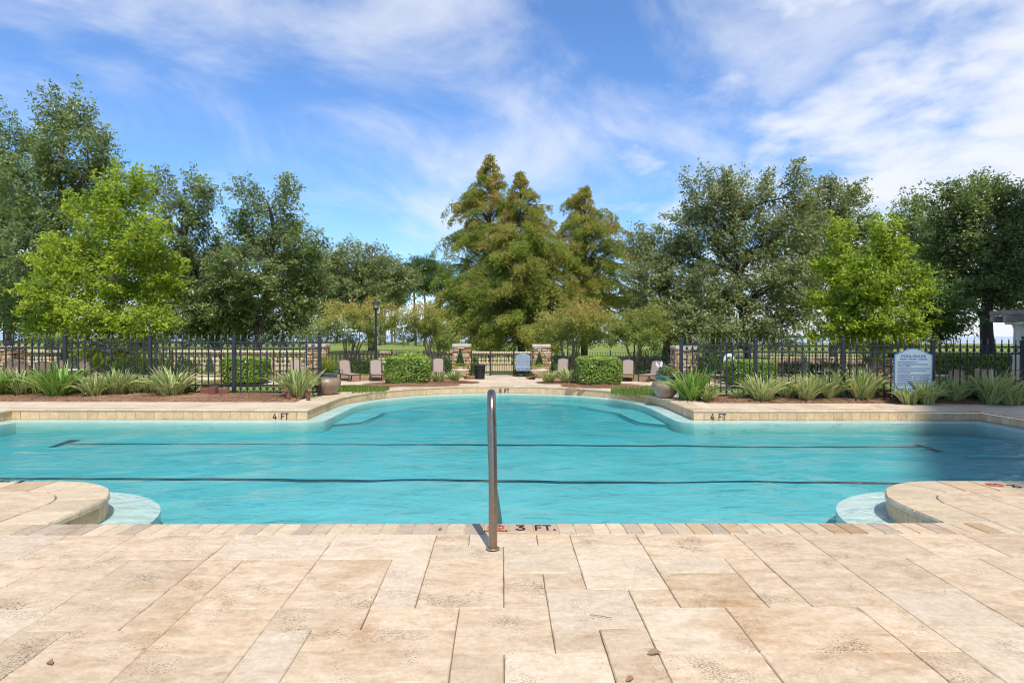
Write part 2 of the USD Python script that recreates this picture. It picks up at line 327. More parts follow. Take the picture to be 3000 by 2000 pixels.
# ------------------------------------------------------------------ the pool: layout
Y0, Y1, RX, CY, CR = 5.34, 13.42, 10.3, 15.5, 4.12        # near edge, far edge, half length, round end's centre and radius
PX, PY, PR = 3.83, 6.86, 0.95                             # the deck's platforms at both near corners
pool_main = sbox(-RX, Y0, RX, Y1)
bump = unary_union([sbox(-CR, Y1 - 0.5, CR, CY), Point(0, CY).buffer(CR, 48)])
plat_r = unary_union([sbox(PX + PR, 4.0, 14, PY), sbox(PX, 4.0, 14, PY - PR), Point(PX + PR, PY - PR).buffer(PR, 24)])
plat_l = shapely.affinity.scale(plat_r, -1, 1, origin=(0, 0))
plats = unary_union([plat_l, plat_r])
POOL = unary_union([pool_main, bump]).difference(plats)
SLOPE = 0.0216
zdeck = lambda x, y: -SLOPE * np.maximum(5.05 - y, 0)

# ------------------------------------------------------------------ ground, lawn, bay
ground_hole = POOL.buffer(0.25)
terrain = sbox(-160, -60, 160, 26).difference(ground_hole.union(sbox(-15, -14, 15, 5.4)))
LAWN = mat('lawn_grass', {'g': ('geometry', {}), 'n': ('noise_texture', {'scale': 0.12, 'detail': 6.0, 'roughness': 0.6}), 'n2': ('noise_texture', {'scale': 3.0, 'detail': 6.0, 'roughness': 0.7}), 'ad': ('math', {'math_type': 'multiply_add', 'value2': 0.5}),
                          'r': ('rgb_ramp', {'ramp': [(0.45, (0.10, 0.15, 0.03)), (0.75, (0.17, 0.22, 0.045)), (1.0, (0.27, 0.27, 0.08))]}), 'p': ('principled_bsdf', {'roughness': 0.9, 'specular_ior_level': 0.1})},
           [('g.position', 'n.vector'), ('g.position', 'n2.vector'), ('n2.fac', 'ad.value1'), ('n.fac', 'ad.value3'), ('ad.value', 'r.fac'), ('r.color', 'p.base_color')])
lawn = holder('lawn')
obj('near_lawn', sheet(terrain, -0.06), LAWN, lawn)
gx, gy = np.meshgrid(np.linspace(-160, 160, 120), np.concatenate([np.linspace(26, 60, 30), np.linspace(62, 142, 40)]))
hz = -0.06 + np.clip((gy - 26) / 20, 0, 1) * (0.9 * meshkit.fbm(np.stack([gx / 22, gy / 16, gx * 0 + 3.3], -1), 3) - 0.42) * np.clip((142 - gy) / 30, 0, 1)
nx_, ny_ = gx.shape[1], gx.shape[0]; ii, jj = np.meshgrid(np.arange(nx_ - 1), np.arange(ny_ - 1)); a = (jj * nx_ + ii).ravel()
obj('far_lawn', (np.stack([gx, gy, hz], -1).reshape(-1, 3), np.stack([a, a + 1, a + nx_ + 1, a + nx_], 1)), LAWN, lawn, smooth=True)
SEA = mat('bay_water', {'g': ('geometry', {}), 'mp': ('mapping', {'scale': (0.15, 0.6, 1)}), 'n': ('noise_texture', {'scale': 1.0, 'detail': 4.0}), 'b': ('bump', {'strength': 0.5, 'distance': 0.3}), 'p': ('principled_bsdf', {'base_color': (0.30, 0.37, 0.43), 'roughness': 0.35})},
          [('g.position', 'mp.vector'), ('mp.vector', 'n.vector'), ('n.fac', 'b.height'), ('b.normal', 'p.normal')])
tag(obj('bay_water', (np.array([[-9000, 138, -0.9], [9000, 138, -0.9], [9000, 9000, -0.9], [-9000, 9000, -0.9]]), np.array([[0, 1, 2, 3]])), SEA), kind='structure')

# near deck: tiles laid on a grid of modules; the middle of the pattern is set out tile by tile
U, V0, C0, VR = 0.2655, 5.05, 0.017, 0.2595
tiles = [(-2, 0, 1, 1), (-1, 0, 2, 1), (1, 0, 1, 1), (-5, 0, 3, 2), (-2, 1, 2, 1), (0, 1, 2, 2), (2, 0, 2, 1), (2, 1, 2, 3), (-2, 2, 2, 3), (-3, 2, 1, 2), (-3, 4, 1, 1), (0, 3, 1, 2), (1, 3, 1, 1), (1, 4, 2, 2), (3, 4, 1, 1), (3, 5, 2, 2),
         (-3, 5, 2, 1), (-1, 5, 2, 2), (1, 6, 1, 1), (2, 6, 1, 2), (-4, 6, 3, 2), (-1, 7, 1, 2), (0, 7, 2, 2), (-5, 2, 2, 3), (4, 2, 2, 1), (4, 3, 2, 2), (6, 2, 1, 3), (4, 0, 3, 2)]
NC, NR = 27, 15
occ = set()
for c, r, w, h in tiles: occ |= {(c + i, r + j) for i in range(w) for j in range(h)}
rs = RS(11)
for r in range(NR):
    for c in sorted(range(-NC, NC), key=abs):
        if (c, r) in occ: continue
        for w, h in [[(2, 3), (3, 2), (2, 2), (1, 2), (2, 1), (1, 1)][k] for k in rs.permutation([0, 0, 1, 1, 2, 2, 2, 3])[:4]] + [(2, 1), (1, 2), (1, 1)]:
            for cc in ((c,) if c >= 0 else (c - w + 1,)):
                cells = {(cc + i, r + j) for i in range(w) for j in range(h)}
                if not (cells & occ) and all(-NC <= q[0] < NC for q in cells):
                    occ |= cells; tiles.append((cc, r, w, h)); break
            else: continue
            break
deck = holder('pool_deck')
obj('joint_bed', (lambda v: (v[0] + np.column_stack([v[0][:, 0] * 0, v[0][:, 0] * 0, zdeck(0, v[0][:, 1])]), v[1]))(sheet(sbox(-14.9, -13.9, 14.9, 5.38).difference(POOL.buffer(0.001)), -0.012)), BED, deck)
rs = RS(5)
for c, r, w, h in tiles:
    q = sbox(C0 + c * U, V0 - (r + h) * VR, C0 + (c + w) * U, V0 - r * VR)
    obj('travertine_tile', worn(q, rs.uniform(-0.0015, 0.0015), 0.03, rs, zf=zdeck), TRAV_BROWN if (c, r) == (4, 3) else TRAV_PALE if (c, r) in ((0, 1), (-1, 0), (1, 4), (-3, 2), (0, 7)) or rs.rand() < 0.12 else TRAV, deck)


def french(region, z, m, parent, u=0.54, seed=0, name='travertine_tile', k=1):    # slabs over a flat region, cut at its edge
    rs = RS(seed); x0, y0, x1, y1 = region.bounds; y = y0
    while y < y1:
        h = u * rs.choice([0.5, 0.75, 1.0]); x = x0 - rs.uniform(0, u)
        while x < x1:
            w = u * rs.choice([0.75, 1.0, 1.5, 1.0]); g = sbox(x, y, x + w, min(y + h, y1)).intersection(region); x += w
            for p in getattr(g, 'geoms', [g]):
                if p.geom_type == 'Polygon' and p.area > 0.0015:
                    p = p.simplify(0.004); obj(name, worn(p, z + rs.uniform(-0.001, 0.001), 0.03, rs) if p.convex_hull.area < p.area * 1.03 else slab(p.buffer(-0.003), z - 0.03, z), m, parent)
        y += h


# coping along the near edge: bricks of several tones, a red no-diving tile, 3 FT.
near_coping = holder('near_coping')
rs = RS(21); x = -4.32; mk0, mk1 = -0.146, 0.466
while x < 4.3:
    w = rs.uniform(0.132, 0.147)
    if mk0 - 0.05 < x + w and x < mk1:
        if x < mk0: obj('coping_brick', worn(sbox(x, V0, mk0, Y0 + 0.0), 0.0, 0.05, rs), COPE[2], near_coping)
        x = mk1; continue
    obj('coping_brick', worn(sbox(x, V0 + 0.004, x + w - 0.004, Y0 + 0.0), rs.uniform(-0.001, 0.001), 0.05, rs, 0.007), COPE[rs.choice([0, 0, 0, 0, 0, 2, 2, 1, 3])] if abs(x) > 1 else COPE[rs.choice([0, 0, 0, 2])], near_coping)
    x += w
obj('coping_bed', slab(sbox(-4.32, V0 + 0.002, 4.32, Y0 - 0.02), -0.3, -0.008), GROUT, near_coping)
mw = (mk1 - mk0) / 3
for i in range(3):
    obj('depth_marker_tile', worn(sbox(mk0 + i * mw + 0.002, V0 + 0.05, mk0 + (i + 1) * mw - 0.002, Y0 - 0.02), 0.001, 0.03, rs, 0.003), MARK, near_coping)
obj('coping_brick', worn(sbox(mk0, V0 + 0.004, mk1, V0 + 0.048), 0.0, 0.05, rs, 0.004), COPE[1], near_coping)
for i, tx in ((1, '3'), (2, 'FT.')):
    letters(tx, 0.135, BLACKINK, near_coping, (mk0 + (i + 0.5) * mw, V0 + 0.095, 0.0015), center=True, width=0.08 if i == 1 else 0.17)


def no_diving(parent, c, s=1.0, z=0.0015):
    ring = [(math.cos(a) * 0.066 * s + c[0], math.sin(a) * 0.066 * s + c[1]) for a in np.arange(9) * math.pi / 4 + math.pi / 8]
    o = LineString(ring).buffer(0.009 * s, 2); o = o.union(LineString([(c[0] - 0.045 * s, c[1] + 0.045 * s), (c[0] + 0.045 * s, c[1] - 0.045 * s)]).buffer(0.007 * s, 2))
    obj('no_diving_ring', slab(o, z, z + 0.003), REDINK, parent)
    d = unary_union([Point(c[0] - 0.03 * s, c[1] + 0.01 * s).buffer(0.011 * s, 4), LineString([(c[0] - 0.02 * s, c[1]), (c[0] + 0.012 * s, c[1] + 0.018 * s), (c[0] + 0.04 * s, c[1] + 0.03 * s)]).buffer(0.006 * s, 2)])
    obj('diver_figure', slab(d, z, z + 0.0024), BLACKINK, parent)


no_diving(near_coping, (mk0 + 0.5 * mw, V0 + 0.175))
letters('NO DIVING', 0.028, BLACKINK, near_coping, (mk0 + 0.5 * mw, V0 + 0.063, 0.0015), center=True, width=0.19)

# platforms at the near corners: slabs, a rounded ring of coping, the wall below
CW = 0.42
for side, P in ((-1, plat_l), (1, plat_r)):
    pl = holder('corner_platform')
    inner = P.buffer(-CW, join_style=1)
    top = P.intersection(sbox(-12, V0 + 0.29, 12, 9)); inn = inner.intersection(sbox(-12, V0 + 0.0, 12, 9))
    ringp = P.difference(inner).intersection(sbox(-12, Y0, 12, 9))
    french(inn.intersection(sbox(-12, V0, 12, 9)).difference(sbox(-4.32, V0, 4.32, Y0)), 0.0, TRAV, pl, 0.8, 31 + side)
    # coping pieces across the ring, cut by lines square to the edge
    edge = [(side * x, y) for x, y in [(PX, Y0 - 0.1)] + [(PX + PR - PR * math.cos(t), PY - PR + PR * math.sin(t)) for t in np.linspace(0, math.pi / 2, 24)] + [(13.0, PY)]]
    L = LineString(edge); d = 0.1; rs = RS(41)
    while d < L.length - 0.2:
        w = rs.uniform(0.36, 0.5); e = min(d + w, L.length)
        outer = [L.interpolate(t).coords[0] for t in np.linspace(d + 0.003, e - 0.003, 6)]
        def off(t, o):
            a, b = np.array(L.interpolate(t - 0.01).coords[0]), np.array(L.interpolate(t + 0.01).coords[0]); v = b - a; v /= np.linalg.norm(v); nrm = np.array([v[1], -v[0]]) * side
            return tuple(np.array(L.interpolate(t).coords[0]) + nrm * o)
        q = Polygon([off(t, -0.03) for t in np.linspace(d + 0.003, e - 0.003, 6)] + [off(t, CW - 0.006) for t in np.linspace(e - 0.003, d + 0.003, 6)])
        if q.is_valid and q.area > 0.03: obj('coping_stone', worn(q, 0.002, 0.055, rs, 0.016), COPE[rs.choice([0, 0, 0, 1, 2])], pl)
        d = e
    obj('platform_base', slab(P.intersection(sbox(-14, Y0 - 0.25, 14, 9)).buffer(-0.001), -0.7, -0.012), BED, pl)
    wl = [np.array(L.interpolate(t).coords[0]) for t in np.arange(0.0, L.length, 0.2)]
    for a, b in zip(wl[:-1], wl[1:]):
        u_ = (b - a) / np.linalg.norm(b - a); nn = np.array([-u_[1], u_[0]]) * side; c = (a + b) / 2
        obj('waterline_tile', bx((c[0] + nn[0] * 0.006, c[1] + nn[1] * 0.006, -0.125), (np.linalg.norm(b - a) - 0.004, 0.014, 0.15), math.atan2(u_[1], u_[0])), WTILE, pl)
# lettering on the platforms
pl_l, pl_r = [stage.GetPrimAtPath('/World/corner_platform' + s) for s in ('', '_001')]
g0 = G(0, 1411); letters('3 FT', 0.11, BLACKINK, pl_l, (g0[0] - 0.32, g0[1] - 0.06, 0.003), width=0.62)
g0 = G(2913, 1421); no_diving(pl_r, (g0[0], g0[1]), 1.15, 0.003)
g0 = G(2955, 1425); letters('3', 0.12, BLACKINK, pl_r, (g0[0] + 0.0, g0[1] - 0.06, 0.003), width=0.1)
g0 = G(3010, 1425); letters('FT', 0.12, BLACKINK, pl_r, (g0[0], g0[1] - 0.06, 0.003), width=0.2)

# shell: floor, walls, ledges, benches, lane lines
ZW, ZF = -0.19, -0.46
shell = holder('pool_shell')
obj('pool_floor', sheet(POOL.buffer(0.2).difference(plats.buffer(-0.1)), ZF), PLASTER, shell)
pts = np.array(shapely.segmentize(POOL, 0.2).exterior.coords); n = len(pts)
k = np.arange(n - 1); v = np.vstack([np.column_stack([pts, np.full(n, z)]) for z in (ZF - 0.05, -0.051)])
obj('pool_wall', (v, np.stack([k, k + 1, n + k + 1, n + k], 1)), PLASTER, shell)
ledge = POOL.difference(POOL.buffer(-0.42)).difference(sbox(-9, Y0 - 1, 9, 7.6)).difference(plats.buffer(0.9))
obj('shallow_ledge', slab(ledge, ZF - 0.02, ZW - 0.03), LEDGE, shell)
for s_, P in ((-1, plat_l), (1, plat_r)):
    st = P.buffer(0.47, 24).intersection(POOL)
    obj('entry_step', slab(st, ZF - 0.02, ZW - 0.03), LEDGE, shell)
for s_ in (-1, 1):
    be = Polygon([(s_ * 3.9, 13.7), (s_ * 3.1, 14.3), (s_ * 3.0, 15.2), (s_ * 2.95, 16.2), (s_ * 2.2, 17.6), (s_ * 1.2, 18.3), (s_ * 0.0, 18.6), (0, 19.6), (s_ * 4.1, 19.6), (s_ * 4.1, 13.7)]).buffer(0.3, 8).buffer(-0.3).intersection(bump.buffer(-0.34))
    obj('underwater_bench', slab(be, ZF - 0.01, ZW - 0.2), PLASTER, shell)
    eg = LineString([(s_ * 3.72, 13.83), (s_ * 3.14, 14.27), (s_ * 3.02, 15.1), (s_ * 2.97, 15.9)])
    obj('bench_edge_tile', slab(eg.buffer(0.02, 2), ZW - 0.2, ZW - 0.194), LANE, shell)


def laneline(pa, pb, wid, seed, ends):
    a, b = G(*pa, ZF)[:2], G(*pb, ZF)[:2]; t = np.linspace(0, 1, 200); p = a + (b - a) * t[:, None]
    w1 = (meshkit.noise(np.stack([p[:, 0] * 0.9, t * 0 + seed, t * 0], 1)) - 0.5) * 0.10 + (meshkit.noise(np.stack([p[:, 0] * 2.2, t * 0 + seed + 5, t * 0], 1)) - 0.5) * 0.05
    w2 = wid * (0.65 + 1.0 * meshkit.noise(np.stack([p[:, 0] * 0.8, t * 0 + seed + 9, t * 0], 1)))
    v = np.vstack([np.column_stack([p[:, 0], p[:, 1] + w1 + w2 / 2, t * 0 + ZF + 0.004]), np.column_stack([p[:, 0], p[:, 1] + w1 - w2 / 2, t * 0 + ZF + 0.004])])
    k = np.arange(199); ms = [(v, np.stack([200 + k, 201 + k, k + 1, k], 1))]
    for e in ends:
        q = np.array([G(*c, ZF + 0.008) for c in e]); ms.append((q, np.array([[0, 1, 2, 3]])))
    obj('lane_line', cat(ms), LANE, shell)


laneline((205, 1299), (2728, 1310), 0.09, 1, [[(141, 1309), (160, 1309), (237, 1288), (205, 1288)], [(2676, 1301), (2690, 1301), (2768, 1323), (2742, 1322)]])
laneline((-250, 1402), (3300, 1418), 0.105, 4, [])

WATER = mat('pool_water', {'g': ('geometry', {}), 'mp': ('mapping', {'scale': (0.55, 1.0, 1.0), 'rotation': (0, 0, 0.12)}), 'n1': ('noise_texture', {'scale': 2.3, 'detail': 3.0, 'roughness': 0.5, 'distortion': 0.9}),
                           'mp2': ('mapping', {'scale': (0.7, 1.0, 1.0), 'rotation': (0, 0, -0.2)}), 'n2': ('noise_texture', {'scale': 9.5, 'detail': 4.0, 'roughness': 0.6, 'distortion': 0.5}), 'na': ('noise_texture', {'scale': 0.33, 'detail': 2.0}),
                           'am': ('map_range', {'from_min': 0.35, 'from_max': 0.68, 'to_min': 0.14, 'to_max': 0.75, 'clamp': True}), 'mu': ('math', {'math_type': 'multiply'}), 'ad': ('math', {'math_type': 'add'}),
                           'b': ('bump', {'strength': 1.0, 'distance': 0.09}), 'f': ('fresnel', {'IOR': 1.33}), 'fs': ('math', {'math_type': 'multiply', 'value2': 0.55}),
                           't': ('transparent_bsdf', {'color': (0.97, 0.99, 1.0)}), 'gl': ('glossy_bsdf', {'color': (1, 1, 1), 'roughness': 0.03}), 'm': ('mix_closure', {}),
                           'v': ('absorption_volume', {'color': (0.045, 0.70, 0.735), 'density': 1.15})},
            [('g.position', 'mp.vector'), ('mp.vector', 'n1.vector'), ('g.position', 'mp2.vector'), ('mp2.vector', 'n2.vector'), ('g.position', 'na.vector'), ('na.fac', 'am.value'), ('n2.fac', 'mu.value1'), ('am.result', 'mu.value2'), ('n1.fac', 'ad.value1'), ('mu.value', 'ad.value2'),
             ('ad.value', 'b.height'), ('b.normal', 'gl.normal'), ('b.normal', 'f.normal'), ('f.fac', 'fs.value1'), ('fs.value', 'm.fac'), ('t.BSDF', 'm.closure1'), ('gl.BSDF', 'm.closure2')], 'm.closure', 'v.volume')
def water_body():
    """Closed body of water with a gently rippled top."""
    st = 0.05; xs, ys = np.arange(-10.5, 10.501, st), np.arange(5.2, 19.95, st); gx, gy = np.meshgrid(xs, ys); nx, ny = gx.shape[1], gx.shape[0]
    w = 0
    for k, (lx, ly, amp, ang) in enumerate([(1.5, 0.75, 1.0, 0.15), (0.8, 0.42, 0.75, -0.25), (0.42, 0.26, 0.45, 0.4)]):
        u, v = gx * math.cos(ang) + gy * math.sin(ang), -gx * math.sin(ang) + gy * math.cos(ang); w = w + amp * (meshkit.noise(np.stack([u / lx, v / ly, gx * 0 + 4.7 * k], -1), k) - 0.5)
    calm = 0.45 + 0.9 * np.exp(-((gx - 0.3) ** 2 / 9 + (gy - 13.5) ** 2 / 14)) + 0.35 * meshkit.noise(np.stack([gx / 3, gy / 2, gx * 0], -1), 8)
    z = ZW + np.clip(w * calm * 0.032, -0.027, 0.04)
    cx, cy = (gx[:-1, :-1] + st / 2).ravel(), (gy[:-1, :-1] + st / 2).ravel(); keep = shapely.contains_xy(POOL.buffer(0.07), cx, cy)
    a = (np.arange(ny - 1)[:, None] * nx + np.arange(nx - 1)).ravel()[keep]; q = np.stack([a, a + 1, a + nx + 1, a + nx], 1); N = nx * ny
    e = np.vstack([q[:, [i, (i + 1) % 4]] for i in range(4)]); key = np.sort(e, 1) @ np.array([N, 1]); un, cnt = np.unique(key, return_counts=True); b = e[np.isin(key, un[cnt == 1])]
    F_ = np.vstack([q, q[:, ::-1] + N, np.stack([b[:, 1], b[:, 0], b[:, 0] + N, b[:, 1] + N], 1)])
    P = np.vstack([np.stack([gx, gy, z], -1).reshape(-1, 3), np.stack([gx, gy, gx * 0 + ZF - 0.15], -1).reshape(-1, 3)]); us = np.unique(F_); m = np.zeros(2 * N, int); m[us] = np.arange(len(us)); return P[us], m[F_]


tag(obj('pool_water', water_body(), WATER, smooth=50), kind='structure')

# far coping: bullnose stones; waterline tiles under them
far_edge = LineString([(-RX, 7.2), (-RX, Y1), (-CR, Y1), (-CR, CY)] + [(-CR * math.cos(t), CY + CR * math.sin(t)) for t in np.linspace(0, math.pi, 61)[1:-1]] + [(CR, CY), (CR, Y1), (RX, Y1), (RX, 7.2)])
far_coping = holder('far_coping')
CWF = 0.34


def cut_line(L, step):
    corners = [0.0] + [L.project(Point(c)) for c in ((-RX, Y1), (-CR, Y1), (CR, Y1), (RX, Y1))] + [L.length]; out = []
    for a, b in zip(corners[:-1], corners[1:]):
        m = max(1, round((b - a) / step)); out += [(a + (b - a) * i / m, a + (b - a) * (i + 1) / m, i == 0, i == m - 1) for i in range(m)]
    return out


prof = [(CWF, -0.045), (0.0, -0.045), (-0.026, -0.036), (-0.034, -0.022), (-0.028, -0.007), (-0.008, 0.0), (CWF, 0.0)]
rs = RS(77)


def nrm_at(L, t, lo, hi):
    a, b = np.array(L.interpolate(max(lo, t - 0.02)).coords[0]), np.array(L.interpolate(min(hi, t + 0.02)).coords[0]); v = (b - a) / np.linalg.norm(b - a); return np.array([-v[1], v[0]]), v


for a, b, first, last in cut_line(far_edge, 0.36):
    secs = []
    for t in np.linspace(a + 0.002, b - 0.002, 2 if (first or last) else 4):
        nrm, tv = nrm_at(far_edge, t, a, b); p = np.array(far_edge.interpolate(t).coords[0])
        row = []
        for o, z in prof:
            row.append([*(p + nrm * o), z])
        secs.append(row)
    s = np.array(secs)
    for end, i0, (tt) in ((first, 0, a), (last, -1, b)):                       # mitre at the corners
        if end and 0.01 < tt < far_edge.length - 0.01:
            c0 = np.array(far_edge.interpolate(tt).coords[0]); n1, v1 = nrm_at(far_edge, tt - 0.05, 0, 99); n2, v2 = nrm_at(far_edge, tt + 0.05, 0, 99); mi = (n1 + n2) / (1 + n1 @ n2)
            s[i0] = [[*(c0 + mi * o), z] for o, z in prof]
    m_, q_ = s.shape[:2]; v = s.reshape(-1, 3); f = [[i * q_ + j, i * q_ + (j + 1) % q_, (i + 1) * q_ + (j + 1) % q_, (i + 1) * q_ + j] for i in range(m_ - 1) for j in range(q_)]
    tri = [[q[0], q[1], q[2]] for q in f] + [[q[0], q[2], q[3]] for q in f] + [[0, i + 1, i] for i in range(1, q_ - 1)] + [[(m_ - 1) * q_, (m_ - 1) * q_ + i, (m_ - 1) * q_ + i + 1] for i in range(1, q_ - 1)]
    obj('coping_stone', trimesh.Trimesh(v, np.array(tri)[:, ::-1], process=False), COPE[0] if rs.rand() < 0.85 else COPE[1], far_coping, smooth=40)
for a, b, fi, la in cut_line(far_edge, 0.2):
    p, q = np.array(far_edge.interpolate(a).coords[0]), np.array(far_edge.interpolate(b).coords[0]); u_ = (q - p) / np.linalg.norm(q - p); nn = np.array([u_[1], -u_[0]]); c = (p + q) / 2
    obj('waterline_tile', bx((c[0] + nn[0] * 0.006, c[1] + nn[1] * 0.006, -0.13), (np.linalg.norm(q - p) - 0.006 + 0.03 * (fi or la), 0.014, 0.16), math.atan2(u_[1], u_[0])), WTILE, far_coping)
gp = np.array(far_edge.parallel_offset(0.002, 'right', join_style=2).coords); gn = len(gp); gk = np.arange(gn - 1)
obj('tile_grout', (np.vstack([np.column_stack([gp, np.full(gn, z)]) for z in (-0.21, -0.05)]), np.stack([gk, gk + 1, gn + gk + 1, gn + gk], 1)), GROUT, far_coping)
for px, tx, wd in ((822, '4', None), (2104, '4', None)):
    letters('4  FT', 0.13, BLACKINK, far_coping, (X(px, Y1) - 0.17, Y1 - 0.014, -0.205), flat=False, width=0.335)
letters('5  FT', 0.12, BLACKINK, far_coping, (X(1476, 19.6) - 0.15, CY + CR - 0.03, -0.205), flat=False, width=0.31)

# terrace behind the far edge
terrace = holder('far_terrace')
ring_out = unary_union([pool_main, bump]).buffer(CWF, join_style=2)
walk = unary_union([sbox(-15, Y1, -3.2, 14.87), sbox(3.2, Y1, 15, 14.8), Point(0, CY).buffer(CR + 0.75, 32), sbox(-1.55, 19, 1.45, 25.6), sbox(-9.5, 20.2, 9.3, 21.7), sbox(-15, 7, -RX, Y1 + 0.3), sbox(RX, 7, 15, Y1 + 0.3), sbox(-1.9, 20.0, 1.9, 21.5)]).difference(ring_out)
obj('joint_bed', sheet(unary_union([g for g in walk.geoms]) if walk.geom_type != 'Polygon' else walk, -0.03) if walk.geom_type == 'Polygon' else cat([sheet(g, -0.03) for g in walk.geoms]), BED, terrace)
french(walk, 0.0, TRAV_FAR, terrace, 0.62, 3)

# ------------------------------------------------------------------ tall building behind the camera to the right, whose shadow falls on the right of the pool
STUCCO = plain('cream_stucco', (0.55, 0.5, 0.42), 0.8, 0.1, 1.0)
PANE = plain('dark_window_glass', (0.03, 0.04, 0.05), 0.1, 0.1)
ed = np.array([0.52, 0.854]); pe = np.array([-ed[1], ed[0]])          # roof edge's direction; the building lies to its right
hb = 62.0; shift = -SUN[:2] / SUN[2] * hb; c0 = np.array([5.3, 7.35]) - shift
tower = thing('apartment_tower', 'cream stucco apartment tower with rows of dark windows', 'building', (*c0, 0))
W_, D_ = 34.0, 46.0
ang = math.atan2(ed[1], ed[0])
q = np.array([[0, 0], [D_ * ed[0], D_ * ed[1]], [D_ * ed[0] - pe[0] * W_, D_ * ed[1] - pe[1] * W_], [-pe[0] * W_, -pe[1] * W_]])
fx = np.array([[0.0, 0.0], [30.0, 0.0]])
front = np.array([1.0, 0.02])
q[3] = front * 17; q[2] = q[1] + front * 17
obj('wall', slab(Polygon(q), -0.2, hb), STUCCO, tower)
for fl in range(18):
    for i in range(8):
        c = (q[0] + (q[1] - q[0]) * (i + 0.5) / 8)
        obj('window', bx((c[0] - 0.02, c[1] + 0.02, 2.2 + fl * 3.3), (2.6, 0.25, 1.7), ang), PANE, tower)

# ------------------------------------------------------------------ foliage builders


def quads(c, nrm, size, rs, asp=0.55, roll=None):
    """Leaf-shaped quads (kite) at centres c, facing nrm."""
    n = len(c); a = rs.normal(size=(n, 3)); u = np.cross(nrm, a); u /= np.linalg.norm(u, axis=1, keepdims=True) + 1e-9; w = np.cross(nrm, u)
    s = (np.asarray(size) * np.ones(n))[:, None]
    P = np.stack([c - u * s * 0.5, c + w * s * asp * 0.5 + nrm * s * 0.08, c + u * s * 0.5, c - w * s * asp * 0.5 + nrm * s * 0.08], 1).reshape(-1, 3)
    k = np.arange(n) * 4
    return P, np.vstack([np.stack([k, k + 1, k + 2], 1), np.stack([k, k + 2, k + 3], 1)])


def unit(v): return v / (np.linalg.norm(v, axis=-1, keepdims=True) + 1e-9)


def sample_ell(E, n, rs, shell=0.45):
    """Points in a union of ellipsoids, denser towards their outside."""
    vol = np.array([e[3] * e[4] * e[5] for e in E]) ** 0.8; pick = rs.choice(len(E), n, p=vol / vol.sum()); E = np.array(E)[pick]
    d = unit(rs.normal(size=(n, 3))); r = rs.uniform(shell ** 3, 1, n) ** (1 / 3.0)
    r = r * (0.82 + 0.36 * meshkit.noise(d * 1.7 + E[:, :3] * 0.31, 3))
    return E[:, :3] + d * r[:, None] * E[:, 3:6]


